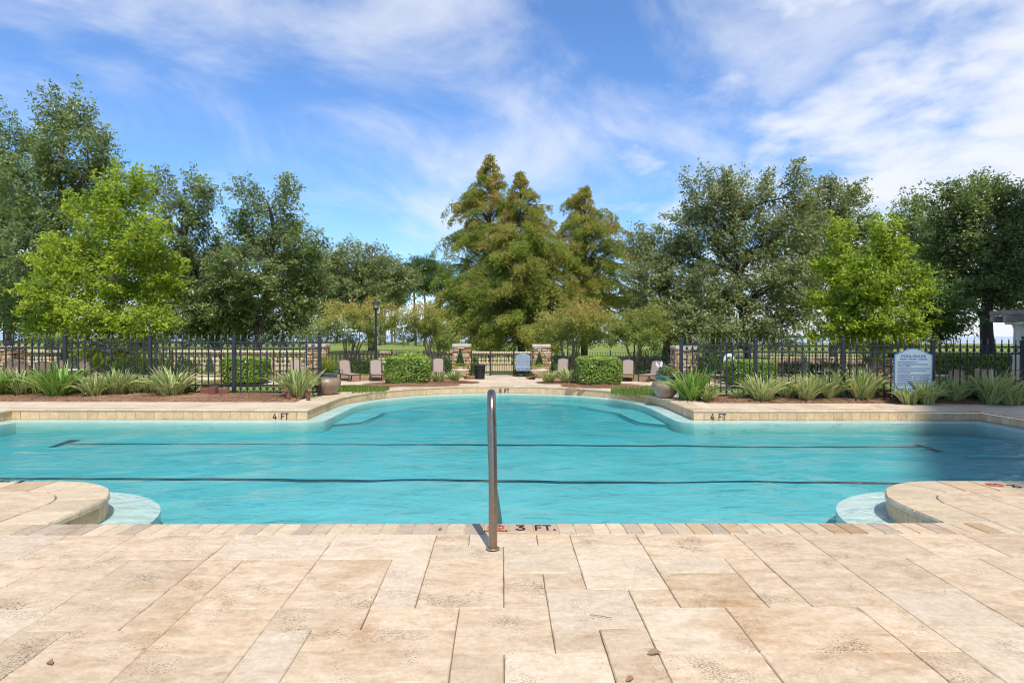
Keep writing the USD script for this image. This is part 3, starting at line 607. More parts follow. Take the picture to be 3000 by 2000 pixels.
def tree(name, label, cat, base, E, leafmat, bark, seed, ntip=420, nleaf=70, leaf=0.15, r0=0.2, spray=0.5, sig=0.26, group=None, stems=1, tone=(0.0, 1.0), asp=0.5, bare=0.35, toneup=0.0, cover=0.0):
    rs = RS(seed); ntip = int(ntip * 1.0); nleaf = int(nleaf * 1.2); spray *= 1.2; sig *= 0.72; base = np.array([*base[:2], 0.0]); E = np.array(E, float); E[:, 3:6] *= 0.9
    tips = sample_ell(E, ntip, rs); cm = np.array([*E[:, :2].mean(0), E[:, 2].mean()]); far = rs.rand(ntip) < 0.12; tips = tips + unit(tips - cm + [0, 0, 0.4]) * (far * rs.uniform(0.2, 0.75, ntip) * E[:, 3].mean() * 0.45)[:, None]; tips = tips[tips[:, 2] > 0.5]
    k1 = max(5, len(E) + 3); cen, lab = kmeans2(tips, k1, minit='++', seed=seed)
    zc = (E[:, 2] - E[:, 5]).min(); ctr = E[:, :2].mean(0); zt = (E[:, 2] + E[:, 5]).max()
    t = thing(name, label, cat, base, group=group)
    B, T = [], []
    hub = np.array([*(base[:2] * 0.55 + ctr * 0.45), max(zc * 0.6 + 0.4, zc + bare * (zt - zc) * 0.3)])
    roots = []
    for s in range(stems):
        a = s * 2 * math.pi / stems + rs.rand(); o = np.array([math.cos(a), math.sin(a), 0]) * (0 if stems == 1 else 1)
        b0 = base + o * r0 * 1.3; h1 = hub + o * (0.6 + rs.rand() * 0.5) * (0 if stems == 1 else 1) * (zt * 0.16)
        m = (b0 + h1) / 2 + rs.normal(size=3) * 0.05 * zt * np.array([1, 1, 0]) * (0.5 if stems == 1 else 0.25)
        p = np.array([(1 - x) ** 2 * b0 + 2 * x * (1 - x) * m + x * x * h1 for x in np.linspace(0, 1, 7)])
        rr = np.linspace(r0, r0 * 0.62, 7); rr[0] *= 1.35; T.append(tube(p, rr, 9)); roots.append(h1)
        if stems == 1:
            top = np.array([*(ctr + rs.normal(size=2) * 0.2), zc + (zt - zc) * 0.72]); p2 = np.array([h1 + (top - h1) * x + np.array([math.sin(x * 5) * 0.15, math.cos(x * 4) * 0.12, 0]) * x for x in np.linspace(0, 1, 7)])
            T.append(tube(p2, np.linspace(r0 * 0.6, r0 * 0.13, 7), 7)); spine = np.vstack([p, p2])
        else: spine = p
    if stems > 1: spine = np.array(roots)
    for i in range(k1):
        mine = tips[lab == i]
        if not len(mine): continue
        c = cen[i]; cand = spine[spine[:, 2] < max(c[2] - 0.1 * zt, spine[:, 2].min() + 0.01)]
        s0 = cand[np.argmin(np.linalg.norm((cand - c) * np.array([1, 1, 0.6]), axis=1))]
        m = (s0 + c) / 2 + np.array([0, 0, 0.08 * np.linalg.norm(c - s0)]) + rs.normal(size=3) * 0.08 * np.linalg.norm(c - s0)
        p = np.array([(1 - x) ** 2 * s0 + 2 * x * (1 - x) * m + x * x * c for x in np.linspace(0, 1, 6)]); B.append(tube(p, np.linspace(r0 * 0.42, r0 * 0.13, 6), 6, False))
        k2 = max(2, len(mine) // 9); cc, ll = kmeans2(mine, k2, minit='++', seed=seed + i)
        for j in range(k2):
            mm = mine[ll == j]
            if not len(mm): continue
            st = p[rs.randint(2, 6)]; d2 = cc[j]; q = (st + d2) / 2 + rs.normal(size=3) * 0.1 * np.linalg.norm(d2 - st); pp = np.array([(1 - x) ** 2 * st + 2 * x * (1 - x) * q + x * x * d2 for x in np.linspace(0, 1, 4)])
            B.append(tube(pp, np.linspace(r0 * 0.14, r0 * 0.05, 4), 4, False))
            for tp in mm: B.append(tube(np.array([d2, (d2 + tp) / 2 + rs.normal(size=3) * 0.06, tp]), [r0 * 0.05, r0 * 0.035, r0 * 0.018], 3, False))
    obj('trunk', (lambda m: (m[0] - base, m[1]))(cat_(T)), bark, t, smooth=60)
    obj('branches', (lambda m: (m[0] - base, m[1]))(cat_(B)), bark, t)
    ctr3 = cen[lab]; out = unit(unit(tips - np.array([*ctr, (zc + zt) / 2])) * 0.8 + unit(tips - ctr3) * 0.4 + np.array([0, 0, 0.35]) + rs.normal(size=tips.shape) * 0.25)
    n = len(tips) * nleaf; ti = np.repeat(np.arange(len(tips)), nleaf); s = rs.uniform(-0.6, 1.0, n)
    pos = tips[ti] + out[ti] * (s * spray * (0.6 + 0.8 * rs.rand(len(tips)))[ti])[:, None] + rs.normal(size=(n, 3)) * sig * (1.05 - 0.55 * np.clip(s, 0, 1))[:, None] * np.array([1, 1, 0.75])
    nr = unit(rs.normal(size=(n, 3)) * 0.8 + np.array([0.1, -0.45, 0.85]))
    v, f = quads(pos, nr, leaf * 1.08 * rs.uniform(0.6, 1.25, n), rs, asp)
    tn = 0.5 * rs.rand(n) + 0.5 * rs.rand(len(tips))[ti]
    if toneup: tn = tn * (1 - toneup) + toneup * np.clip((pos[:, 2] - zc) / (zt - zc), 0, 1)
    tn = tone[0] + (tone[1] - tone[0]) * tn
    obj('crown', (v - base, f), leafmat, t, tone=np.repeat(tn, 4))
    return t


def cat_(ms): return cat(ms)


def px_ell(L, D, depth=0.8, rs=None, dj=0.6):
    out = []
    for i, (cx, cy, rx, ry) in enumerate(L):
        dd = D + (0 if rs is None else rs.uniform(-dj, dj)); c = at(cx, cy, dd); s = dd / F
        out.append([*c, rx * s, depth * max(rx, ry * 0.7) * s, ry * s])
    return out


TREES = [
    # name, label, leaf material, bark, base px, D, ellipses (px), options
    ('oak_tree', 'tall dark oak with the highest top, behind the yellow-green tree on the left', L_OAK, BARK, 135, 30, [(195, 350, 85, 85), (215, 460, 130, 90), (130, 560, 140, 110), (300, 560, 90, 110), (90, 760, 140, 150), (230, 720, 130, 130), (110, 900, 120, 90)], dict(ntip=620, nleaf=62, r0=0.3)),
    ('oak_tree', 'dark oak cut off by the left edge of the photo', L_OAK, BARK, 30, 34, [(20, 430, 100, 80), (-30, 560, 130, 140), (40, 660, 120, 120), (-20, 840, 120, 130), (60, 930, 80, 60)], dict(ntip=480, nleaf=60, r0=0.3, tone=(0, 0.85))),
    ('shade_tree', 'bright yellow-green tree behind the left iron fence', L_YEL, BARKL, 335, 25.2, [(370, 560, 75, 70), (300, 640, 110, 80), (400, 690, 100, 90), (210, 760, 110, 70), (330, 800, 130, 90), (440, 820, 90, 80), (150, 860, 90, 60), (260, 910, 130, 70), (400, 940, 110, 60), (170, 960, 70, 40), (300, 985, 130, 35), (420, 985, 60, 30)], dict(ntip=520, nleaf=68, leaf=0.14, r0=0.13, spray=0.42, sig=0.22)),
    ('oak_tree', 'oak between the yellow-green tree and the two-topped oak, left half', L_OAK, BARK, 655, 33, [(465, 560, 55, 70), (570, 590, 75, 75), (520, 700, 120, 110), (600, 800, 110, 110), (480, 820, 90, 110), (570, 910, 110, 75), (520, 965, 80, 40), (640, 960, 80, 40)], dict(ntip=520, nleaf=62, r0=0.24)),
    ('oak_tree', 'two-topped oak left of the far round oak', L_OAK, BARK, 748, 32, [(720, 600, 55, 80), (838, 590, 42, 70), (780, 690, 120, 85), (880, 720, 70, 60), (740, 800, 130, 90), (850, 820, 120, 90), (660, 880, 90, 70), (800, 920, 130, 60), (910, 890, 80, 90), (700, 960, 90, 45), (850, 970, 90, 40)], dict(ntip=640, nleaf=62, r0=0.26)),
    ('oak_tree', 'lower round-headed oak farther off, left of the cypresses', L_OAK2, BARKD, 1092, 55, [(1040, 775, 100, 62), (950, 830, 90, 80), (1120, 820, 85, 75), (1040, 850, 120, 60), (1170, 830, 55, 50), (960, 900, 60, 40)], dict(ntip=420, nleaf=60, leaf=0.24, r0=0.36, sig=0.42, spray=0.7, tone=(0, 0.8))),
    ('crape_myrtle', 'orange-tinged crape myrtle round the lamp post', L_CRAPE, BARKL, 1018, 26.5, [(1010, 935, 80, 45), (1090, 935, 75, 48), (960, 975, 45, 35), (1060, 985, 70, 30), (1160, 950, 40, 40)], dict(ntip=260, nleaf=46, leaf=0.085, r0=0.045, sig=0.16, spray=0.3, stems=7, toneup=0.5)),
    ('crape_myrtle', 'orange-tinged crape myrtle left of the gate pillars', L_CRAPE, BARKL, 1272, 27, [(1235, 935, 65, 42), (1285, 965, 60, 42), (1210, 980, 45, 32), (1300, 1000, 35, 22)], dict(ntip=190, nleaf=46, leaf=0.085, r0=0.045, sig=0.16, spray=0.3, stems=6, toneup=0.5)),
    ('crape_myrtle', 'reddish crape myrtle right of the gate pillars', L_CRAPE, BARKL, 1668, 26.5, [(1630, 955, 65, 42), (1710, 935, 75, 45), (1760, 965, 60, 42), (1590, 985, 35, 25), (1690, 985, 90, 28)], dict(ntip=280, nleaf=46, leaf=0.085, r0=0.045, sig=0.16, spray=0.3, stems=7, toneup=0.5, tone=(0.1, 1))),
    ('crape_myrtle', 'crape myrtle by the tan garden columns', L_CRAPE, BARKL, 1855, 26.8, [(1850, 960, 65, 40), (1910, 945, 50, 50), (1820, 985, 40, 28), (1890, 990, 55, 28)], dict(ntip=200, nleaf=46, leaf=0.085, r0=0.04, sig=0.16, spray=0.3, stems=6, toneup=0.3, tone=(0, 0.85))),
    ('oak_tree', 'broad oak filling the middle of the right half, behind the fence', L_OAK2, BARKD, 2190, 28.5, [(2080, 580, 90, 70), (2190, 590, 90, 75), (2330, 560, 60, 75), (2040, 690, 110, 90), (2190, 710, 130, 90), (2310, 690, 110, 90), (1960, 740, 70, 70), (2060, 830, 130, 80), (2220, 840, 130, 90), (2320, 850, 90, 100), (2010, 930, 110, 60), (2160, 955, 130, 55), (2290, 965, 90, 55), (2040, 965, 110, 45), (2120, 985, 90, 30)], dict(ntip=900, nleaf=66, r0=0.2, leaf=0.14)),
    ('oak_tree', 'small grey-green oak between the cypresses and the broad oak', L_OAK2, BARK, 1985, 29.5, [(1880, 720, 50, 50), (1900, 800, 60, 60), (1930, 880, 80, 60), (1970, 950, 70, 45), (1890, 940, 60, 45)], dict(ntip=270, nleaf=60, r0=0.1, leaf=0.13)),
    ('oak_tree', 'oak behind the yellow-green tree on the right', L_OAK2, BARKD, 2440, 36, [(2430, 600, 70, 65), (2500, 600, 50, 60), (2400, 700, 80, 80), (2490, 720, 90, 90), (2420, 830, 80, 100)], dict(ntip=420, nleaf=60, r0=0.22, leaf=0.16, tone=(0, 0.85))),
    ('shade_tree', 'bright yellow-green tree behind the right iron fence', L_YEL, BARKL, 2560, 22.5, [(2455, 700, 40, 60), (2590, 690, 50, 50), (2470, 790, 75, 60), (2610, 770, 75, 60), (2540, 830, 90, 70), (2650, 860, 80, 60), (2450, 890, 70, 60), (2560, 920, 120, 60), (2680, 930, 50, 40), (2440, 965, 65, 40), (2560, 985, 110, 35), (2640, 985, 70, 35)], dict(ntip=430, nleaf=68, leaf=0.125, r0=0.1, spray=0.36, sig=0.19)),
    ('oak_tree', 'narrow dark oak between the yellow-green tree and the far right oak', L_OAK, BARKD, 2690, 38, [(2660, 620, 45, 60), (2690, 710, 60, 80), (2650, 760, 50, 80), (2710, 830, 60, 90)], dict(ntip=280, nleaf=58, r0=0.2, leaf=0.17)),
    ('oak_tree', 'big shaded oak at the right edge with a thick dark trunk', L_OAK, BARKD, 2908, 26, [(2800, 610, 80, 60), (2880, 590, 70, 60), (2980, 620, 60, 60), (2790, 720, 90, 80), (2890, 700, 90, 80), (3010, 740, 80, 100), (2820, 820, 90, 70), (2940, 830, 100, 80), (2760, 870, 40, 40)], dict(ntip=680, nleaf=64, r0=0.3, leaf=0.14)),
    ('young_tree', 'small fresh green tree in the shade of the far right oak', L_SHRUB, BARKD, 2760, 24, [(2740, 880, 55, 55), (2780, 930, 55, 45), (2730, 960, 45, 40)], dict(ntip=150, nleaf=60, r0=0.06, leaf=0.12, sig=0.2, tone=(0.4, 1))),
]
for i, (nm, lab, lm, bk, bpx, D, L, kw) in enumerate(TREES):
    rs = RS(100 + i)
    tree(nm, lab, 'tree', (X(bpx, D), D), px_ell(L, D, 0.8, rs, D * 0.03), lm, bk, 200 + i, **kw)


def cypress(name, label, basepx, D, apex, outline, seed, r0=0.2, tiers=58):
    """Trunk with tiers of drooping feathery branches; outline: (py, left px, right px) rows from the top down."""
    rs = RS(seed); b = np.array([X(basepx, D), D, 0.0]); za = at(*apex, D)[2]; xa = at(*apex, D)[0]
    t = thing(name, label, 'tree', b)
    sp = lambda z: np.array([b[0] + (xa - b[0]) * z / za, D, z])
    zs = np.linspace(0, za, 9); obj('trunk', (lambda m: (m[0] - b, m[1]))(tube([sp(z) for z in zs], np.interp(zs, [0, za], [r0, 0.015]), 8)), BARK, t, smooth=60)
    oz = np.array([at(1500, o[0], D)[2] for o in outline])[::-1]; ol = np.array([X(o[1], D, o[0]) for o in outline])[::-1]; orr = np.array([X(o[2], D, o[0]) for o in outline])[::-1]
    B, C, TN, NR = [], [], [], []
    for i in range(tiers):
        z = oz[0] + (za - oz[0]) * (i + rs.rand()) / tiers * 0.985; s = sp(z)
        nb = 5
        for j in range(nb):
            a = rs.uniform(0, 2 * math.pi); xl, xr = np.interp(z, oz, ol), np.interp(z, oz, orr)
            R = (xr - s[0]) if math.cos(a) > 0 else (s[0] - xl); Ry = 0.5 * (xr - xl); Lr = max(0.12, math.hypot(R * math.cos(a), Ry * math.sin(a)) * (1.24 - 0.34 * z / za) * (rs.uniform(0.45, 1.25) if rs.rand() < 0.6 else rs.uniform(0.85, 1.1)))
            tt = np.linspace(0, 1, 7); rise = rs.uniform(0.15, 0.55) * Lr
            p = s + np.stack([math.cos(a) * Lr * tt, math.sin(a) * Lr * tt, rise * (1 + 0.4 * z / za) * np.sin(tt * 2.2) - (0.30 - 0.22 * z / za) * Lr * tt ** 2.2 + Lr * 0.07 * np.sin(tt * 7 + a * 3)], 1); p[:, 2] = np.maximum(p[:, 2], 0.4)
            B.append(tube(p, np.linspace(0.006 + 0.014 * Lr, 0.005, 7), 4, False))
            n = int((60 + 185 * Lr) * (1.12 - 0.72 * z / za) * rs.uniform(0.4, 1.2)); u = rs.uniform(0.2, 1.05, n) ** 0.7; q = np.stack([np.interp(u, tt, p[:, k]) for k in range(3)], 1)
            w = 0.07 + 0.2 * Lr * 0.35 * np.sin(np.clip(u, 0, 1) * 2.9) ; side = rs.normal(size=n) * w; pd = np.array([-math.sin(a), math.cos(a), 0])
            q = q + pd * side[:, None] + np.array([0, 0, -1]) * (np.abs(rs.normal(size=n)) * (0.09 + 0.10 * Lr * 0.5))[:, None] + rs.normal(size=(n, 3)) * 0.04
            C.append(q); NR.append(unit(rs.normal(size=(n, 3)) * 0.8 + np.array([0, -0.3, 0.7])))
            TN.append(np.clip(0.30 * rs.rand(n) + 0.45 * rs.rand() + 0.34 * (z / za) ** 1.5 * rs.uniform(0.3, 1.3) + 0.05 * (u > 0.8), 0, 1))
    C = np.vstack(C); NR = np.vstack(NR); TN = np.concatenate(TN); v, f = quads(C, NR, rs.uniform(0.12, 0.26, len(C)), rs, 0.24)
    obj('branches', (lambda m: (m[0] - b, m[1]))(cat(B)), BARK, t); obj('crown', (v - b, f), L_CYP, t, tone=np.repeat(TN, 4))
    return t


cypress('cypress_tree', 'tallest feathery cypress, left one of the group behind the gate', 1432, 34, (1437, 452), [(455, 1430, 1445), (520, 1395, 1478), (600, 1345, 1492), (640, 1310, 1500), (720, 1330, 1520), (760, 1300, 1560), (820, 1275, 1580), (900, 1270, 1590), (985, 1290, 1580), (1020, 1310, 1560)], 301)
cypress('cypress_tree', 'feathery cypress with brown-tipped top, middle one of the group behind the gate', 1528, 31.5, (1525, 500), [(500, 1518, 1532), (570, 1490, 1560), (620, 1480, 1612), (700, 1440, 1610), (800, 1390, 1680), (900, 1370, 1690), (985, 1380, 1670), (1020, 1400, 1650)], 302)
cypress('cypress_tree', 'thinner feathery cypress, right one of the group behind the gate', 1712, 34, (1715, 542), [(545, 1708, 1722), (600, 1660, 1740), (660, 1640, 1765), (690, 1625, 1820), (760, 1640, 1850), (850, 1660, 1880), (930, 1670, 1880), (975, 1690, 1860)], 303, tiers=48)

# distant pines along the shore
rs = RS(61)


def pine_proto(name, label, loc, h, seed, group, lean=0.0, low=0.62):
    rs = RS(seed); t = thing(name, label, 'pine tree', loc, group=group)
    zz = np.linspace(0, h, 7); p = np.stack([lean * (zz / h) ** 1.5 * h + rs.normal(size=7) * 0.06, rs.normal(size=7) * 0.06, zz], 1)
    T = [tube(p, np.linspace(0.2, 0.07, 7) * h / 11, 6)]; C = []
    for i in range(15):
        u = rs.uniform(low, 0.97); s = np.array([np.interp(u * h, zz, p[:, 0]), 0, u * h]); a = rs.rand() * 6.3; L = h * 0.19 * (1.15 - u * 0.55) * rs.uniform(0.6, 1.1)
        e = s + np.array([math.cos(a) * L, math.sin(a) * L, L * rs.uniform(0.1, 0.5)]); T.append(tube([s, (s + e) / 2 + [0, 0, -0.05], e], [0.05, 0.035, 0.02], 4, False)); C += [e, e + rs.normal(size=3) * 0.4, s * 0.35 + e * 0.65 + rs.normal(size=3) * 0.3]
    C.append(p[-1]); C = np.array(C); n = 120; ti = np.repeat(np.arange(len(C)), n); pos = C[ti] + rs.normal(size=(len(ti), 3)) * np.array([0.42, 0.42, 0.22]) * h / 11
    v, f = quads(pos, unit(rs.normal(size=pos.shape) + [0, 0, 0.6]), 0.34 * rs.uniform(0.6, 1.2, len(pos)), rs, 0.3)
    obj('trunk', cat(T), BARKP, t); obj('crown', (v, f), L_PINE, t, tone=np.repeat(0.6 * rs.rand(len(pos)) + 0.4 * rs.rand(len(C))[ti], 4))
    return t


PG = 'slender pines along the shore'
PL = 'slender pine with a bare trunk standing at the edge of the bay'
protos = [pine_proto('pine_tree', 'slender pine in the open clump left of the cypresses, leaning left', (X(1217, 88), 88, -0.1), 11.2, 70, None, -0.03, 0.66), pine_proto('pine_tree', 'slender pine in the open clump left of the cypresses, crooked darker trunk', (X(1250, 84), 84, -0.1), 11.6, 71, None, -0.06, 0.62), pine_proto('pine_tree', PL, (X(1148, 110), 110, -0.1), 12.5, 72, PG, 0.0, 0.5)]
for j, (px, lab) in enumerate([(1243, 'slender upright pine in the middle of the open clump left of the cypresses'), (1272, 'slender pine nearest the cypresses in the open clump'), (1290, 'slender pine half hidden by the cypress foliage')]): dup(protos[j % 2], (X(px, 86 + 3 * j), 86 + 3 * j, -0.1), 1.3 * j + 2.0, 0.97, lab)
for px in (14, 35, 75, 100, 140, 250, 330, 360, 420, 500, 535, 573, 588, 611, 622, 690, 709, 722, 770, 800, 830, 850, 895, 935, 960, 988, 1083, 1115, 1121, 1127, 1156, 1741, 1835, 1860, 1890, 2008, 2025, 2042, 2104, 2125, 2290, 2370):
    D = rs.uniform(85, 128); dup(protos[2], (X(px, D), D, -0.15), rs.rand() * 6.3, rs.uniform(0.75, 1.05) * (1.0 if px < 1500 else 0.8), PL, PG)
# low far shore
rs = RS(63); n = 2600; xx = rs.uniform(60, 420, n); c = np.stack([xx, 640 + rs.normal(size=n) * 10, -0.9 + np.abs(rs.normal(size=n)) * 1.0], 1); v, f = quads(c, unit(rs.normal(size=(n, 3)) + [0, -1.5, 0.2]), 3.2, rs, 0.6)
tag(obj('far_shore_woods', (v, f), L_PINE, tone=np.repeat(rs.rand(n) * 0.5, 4)), 'low dark line of woods on the far shore of the bay', 'woods', kind='stuff')

# ------------------------------------------------------------------ iron fences in front
RING = trimesh.creation.torus(0.055, 0.009, 14, 5)
RING.apply_transform(trimesh.transformations.rotation_matrix(math.pi / 2, [1, 0, 0]))


def spear(z, s=1.0): return lathe([(0.012 * s, z), (0.018 * s, z + 0.012 * s), (0.012 * s, z + 0.03 * s), (0.02 * s, z + 0.05 * s), (0.017 * s, z + 0.075 * s), (0.0, z + 0.15 * s)], 6)


def front_fence(label, a, b, posts, n_per, s=1.0, group=None):
    """Panels of square pickets with spear finials, two rows of rings, posts with ball caps. posts: distances along."""
    a, b = np.array(a), np.array(b); L = np.linalg.norm(b - a); u = (b - a) / L; ang = math.atan2(u[1], u[0])
    t = thing('iron_fence', label, 'fence', (*a, 0), ang)
    zt, z2, z3, z4 = 1.385 * s, 1.214 * s, 0.277 * s, 0.105 * s
    for d in posts:
        p = obj('post', cbx((d, 0, 0.76 * s), (0.085, 0.085, 1.52 * s), 0.004), IRON, t)
        obj('post_cap', cat([cbx((d, 0, 1.525 * s), (0.105, 0.105, 0.03), 0.006), lathe([(0.0, 1.54 * s), (0.03, 1.545 * s), (0.014, 1.57 * s), (0.03, 1.595 * s), (0.036, 1.615 * s), (0.03, 1.64 * s), (0, 1.655 * s)], 10, (d, 0, 0))]), IRON, p, smooth=40)
    for d0, d1 in zip(posts[:-1], posts[1:]):
        for z, h in ((zt, 0.032), (z2, 0.034), (z3, 0.03), (z4, 0.03)): obj('rail', bx(((d0 + d1) / 2, 0, z), (d1 - d0 - 0.086, 0.04, h)), IRON, t)
        for i in range(n_per + 1):
            x = d0 + (d1 - d0) * (i + 1) / (n_per + 1); xm = d0 + (d1 - d0) * (i + 0.5) / (n_per + 1)
            if i < n_per:
                p = obj('picket', bx((x, 0, 0.745 * s), (0.026, 0.026, 1.41 * s)), IRON, t); obj('finial', spear(1.45 * s, s), IRON2, p, loc=None)
                UsdGeom.Xformable(stage.GetPrimAtPath(str(p.GetPath()) + '/finial')).AddTranslateOp().Set(Gf.Vec3d(x, 0, 0))
            rr = min(1.0, ((d1 - d0) / (n_per + 1) - 0.03) / 0.128)
            for z in ((zt + z2) / 2, (z3 + z4) / 2):
                r = RING.copy(); r.apply_scale([rr * 1.05, 1, rr * 1.05]); obj('ring', r, IRON, t, loc=(xm, 0, z))
    return t


FY = 16.35
pa = [X(p, FY) for p in (-60, 191, 440, 686, 936)]
front_fence('black iron fence with rings and spear tips along the left planting bed', (pa[0], FY), (pa[-1], FY), [p - pa[0] for p in pa], 12)
ra = np.array([X(1995.5, 15.9), 15.9]); rb = np.array([X(2996, 14.9), 14.9]); RL = np.linalg.norm(rb - ra)
front_fence('black iron fence with rings and spear tips behind the pool rules sign on the right', ra, rb + (rb - ra) * 0.08, [RL * k for k in (0, 0.2275, 0.4884, 0.7475, 1.0)], 12, 0.975)


def low_fence(label, x0, x1, y, step, posts, m=IRONBR, rings=False, ht=0.93):
    t = thing('low_iron_fence', label, 'fence', (x0, y, 0)); L = x1 - x0
    for d in posts: obj('post', cat([bx((d, 0, 0.47), (0.055, 0.055, 0.94)), lathe([(0.0, 0.94), (0.02, 0.95), (0.03, 0.975), (0.02, 1.0), (0, 1.01)], 8, (d, 0, 0))]), m, t)
    for z in ((0.79, 0.70, 0.12)): obj('rail', bx((L / 2, 0, z), (L, 0.026, 0.024)), m, t)
    n = int(L / step)
    for i in range(1, n):
        d = L * i / n; obj('picket', cat([bx((d, 0, 0.45), (0.016, 0.016, 0.8)), lathe([(0.008, 0.85), (0.014, 0.875), (0.0, ht + 0.02)], 4, (d, 0, 0))]), m, t)
        if rings:
            r = RING.copy(); r.apply_scale(0.62); obj('ring', r, m, t, loc=(d - L / n / 2, 0, 0.745))
    return t


BY = 24.6
low_fence('thin low iron fence at the far left behind the brown patio chairs', X(58, BY), X(300, BY), BY, 0.14, [0, 1.6], rings=True)
low_fence('thin low iron fence left of the gate, in front of the sunlit tan balustrade', X(962, BY), X(1328, BY), BY, 0.135, [0.02, X(1051, BY) - X(962, BY), X(1148, BY) - X(962, BY), X(1242, BY) - X(962, BY), X(1327, BY) - X(962, BY) - 0.02], rings=True)
low_fence('thin low iron fence behind the shaded balustrade and the left loungers', X(505, BY), X(905, BY), BY, 0.16, [0, 2.6])
low_fence('short piece of iron fence between the left gate pillar and the gate', X(1379, BY), X(1432, BY), BY, 0.095, [0.02])
low_fence('short piece of iron fence between the gate and the right gate pillar', X(1507, BY), X(1562, BY), BY, 0.095, [])
low_fence('thin low iron fence from the right gate pillar to the brown pillar', X(1609, BY), X(1974, BY), BY, 0.098, [0.02, X(1788, BY) - X(1609, BY), X(1972, BY) - X(1609, BY)], IRON)
low_fence('thin low iron fence beyond the square hedge behind the right fence', X(2033, BY), X(2552, BY), BY, 0.11, [0, X(2192, BY) - X(2033, BY), X(2450, BY) - X(2033, BY)], IRON)

g = thing('iron_gate', 'closed black iron gate between the two stone pillars', 'gate', (X(1437, BY), BY, 0)); gw = X(1505, BY) - X(1437, BY)
for d in (0.0, gw): obj('post', cat([bx((d, 0, 0.49), (0.075, 0.075, 0.98)), lathe([(0.0, 0.98), (0.03, 0.985), (0.02, 1.0), (0.03, 1.02), (0, 1.05)], 8, (d, 0, 0))]), IRONBR, g)
for z in (0.80, 0.17, 0.06): obj('rail', bx((gw / 2, 0, z), (gw - 0.075, 0.03, 0.04 if z < 0.1 else 0.028)), IRONBR, g)
for i in range(1, 10): obj('picket', cat([bx((gw * i / 10, 0, 0.47), (0.017, 0.017, 0.84)), lathe([(0.008, 0.89), (0.014, 0.915), (0, 0.965)], 4, (gw * i / 10, 0, 0))]), IRONBR, g)
obj('latch', cbx((gw - 0.06, -0.03, 0.5), (0.06, 0.05, 0.12), 0.01), IRON, g)

# ------------------------------------------------------------------ stone pillars, balustrades
STN = mat('rubble_stone', {'a': ('attribute', {'attribute': 'tone'}), 'g': ('geometry', {}), 'n': ('noise_texture', {'scale': 14.0, 'detail': 5.0}), 'r': ('rgb_ramp', {'ramp': [(0.0, (0.16, 0.09, 0.05)), (0.3, (0.38, 0.24, 0.12)), (0.6, (0.50, 0.38, 0.23)), (0.85, (0.56, 0.49, 0.38)), (1.0, (0.5, 0.25, 0.1))]}),
                           'k': ('map_range', {'from_min': 0.3, 'from_max': 0.7, 'to_min': 0.72, 'to_max': 1.15}), 'mm': ('mix', {'mix_type': 'multiply', 'fac': 1.0}), 'b': ('bump', {'strength': 0.6, 'distance': 0.02}), 'p': ('principled_bsdf', {'roughness': 0.85})},
          [('a.fac', 'r.fac'), ('g.position', 'n.vector'), ('n.fac', 'k.value'), ('r.color', 'mm.color1'), ('k.result', 'mm.color2'), ('mm.color', 'p.base_color'), ('n.fac', 'b.height'), ('b.normal', 'p.normal')])
CAST = plain('cast_stone', (0.56, 0.44, 0.28), 0.75, 0.16, 5, 0.3)
CASTL = plain('pillar_capstone', (0.52, 0.46, 0.38), 0.75, 0.2, 6, 0.4)


def stonework(w, h, seed):
    rs = RS(seed); ms, tn, z = [], [], 0.0
    while z < h - 0.02:
        hh = min(rs.uniform(0.05, 0.13), h - z)
        for face in range(4):
            x = -w / 2
            while x < w / 2 - 0.01:
                ww = min(rs.uniform(0.09, 0.26), w / 2 - x)
                if w / 2 - x - ww < 0.06: ww = w / 2 - x
                o = rs.uniform(0, 0.03); m = cbx((x + ww / 2, -w / 2 + 0.03 - o, z + hh / 2), (ww - 0.012, 0.12, hh - 0.012), 0.014)
                m.vertices += RS(len(tn)).normal(size=m.vertices.shape) * 0.004
                m.apply_transform(trimesh.transformations.rotation_matrix(face * math.pi / 2, [0, 0, 1])); ms.append(m); tn += [rs.rand()] * len(m.vertices); x += ww
        z += hh
    return cat(ms), np.array(tn)


SW = [stonework(0.6, 1.11, 1), stonework(0.6, 1.11, 2)]


def pillar(label, px, py_top, D, wpx, seed):
    h = at(px, py_top, D)[2]; w = wpx * D / F; t = thing('stone_pillar', label, 'pillar', (X(px, D), D, 0), scale=(w / 0.64, w / 0.64, h / 1.24))
    m, tn = SW[seed % 2]
    obj('core', bx((0, 0, 0.555), (0.52, 0.52, 1.1)), BED, t); obj('stones', m, STN, t, tone=tn, kind='stuff')
    c = trimesh.util.concatenate([cbx((x, y, 1.175), (0.345, 0.345, 0.12), 0.018) for x in (-0.175, 0.175) for y in (-0.175, 0.175)]); obj('capstone', c, CASTL, t)
    return t


pillar('rubble stone pillar with pale cap just left of the gate', 1353, 1007, 24.7, 50, 0)
pillar('rubble stone pillar with pale cap just right of the gate', 1585.5, 1008, 24.7, 49, 1)
pillar('rubble stone pillar behind the end post of the left fence', 931, 1007, 24.7, 56, 1)
pillar('brown rubble pillar behind the first post of the right fence', 2003, 1013, 23.5, 60, 0)
pillar('rubble stone pillar at the left edge behind the patio chairs', 28, 1013, 23.5, 60, 0)
pillar('dark rubble pillar left of the pool rules sign', 2582, 1046, 23, 62, 1)
pillar('brown rubble pillar half hidden by big leaves, behind the left fence', 350, 1022, 25.5, 70, 0)


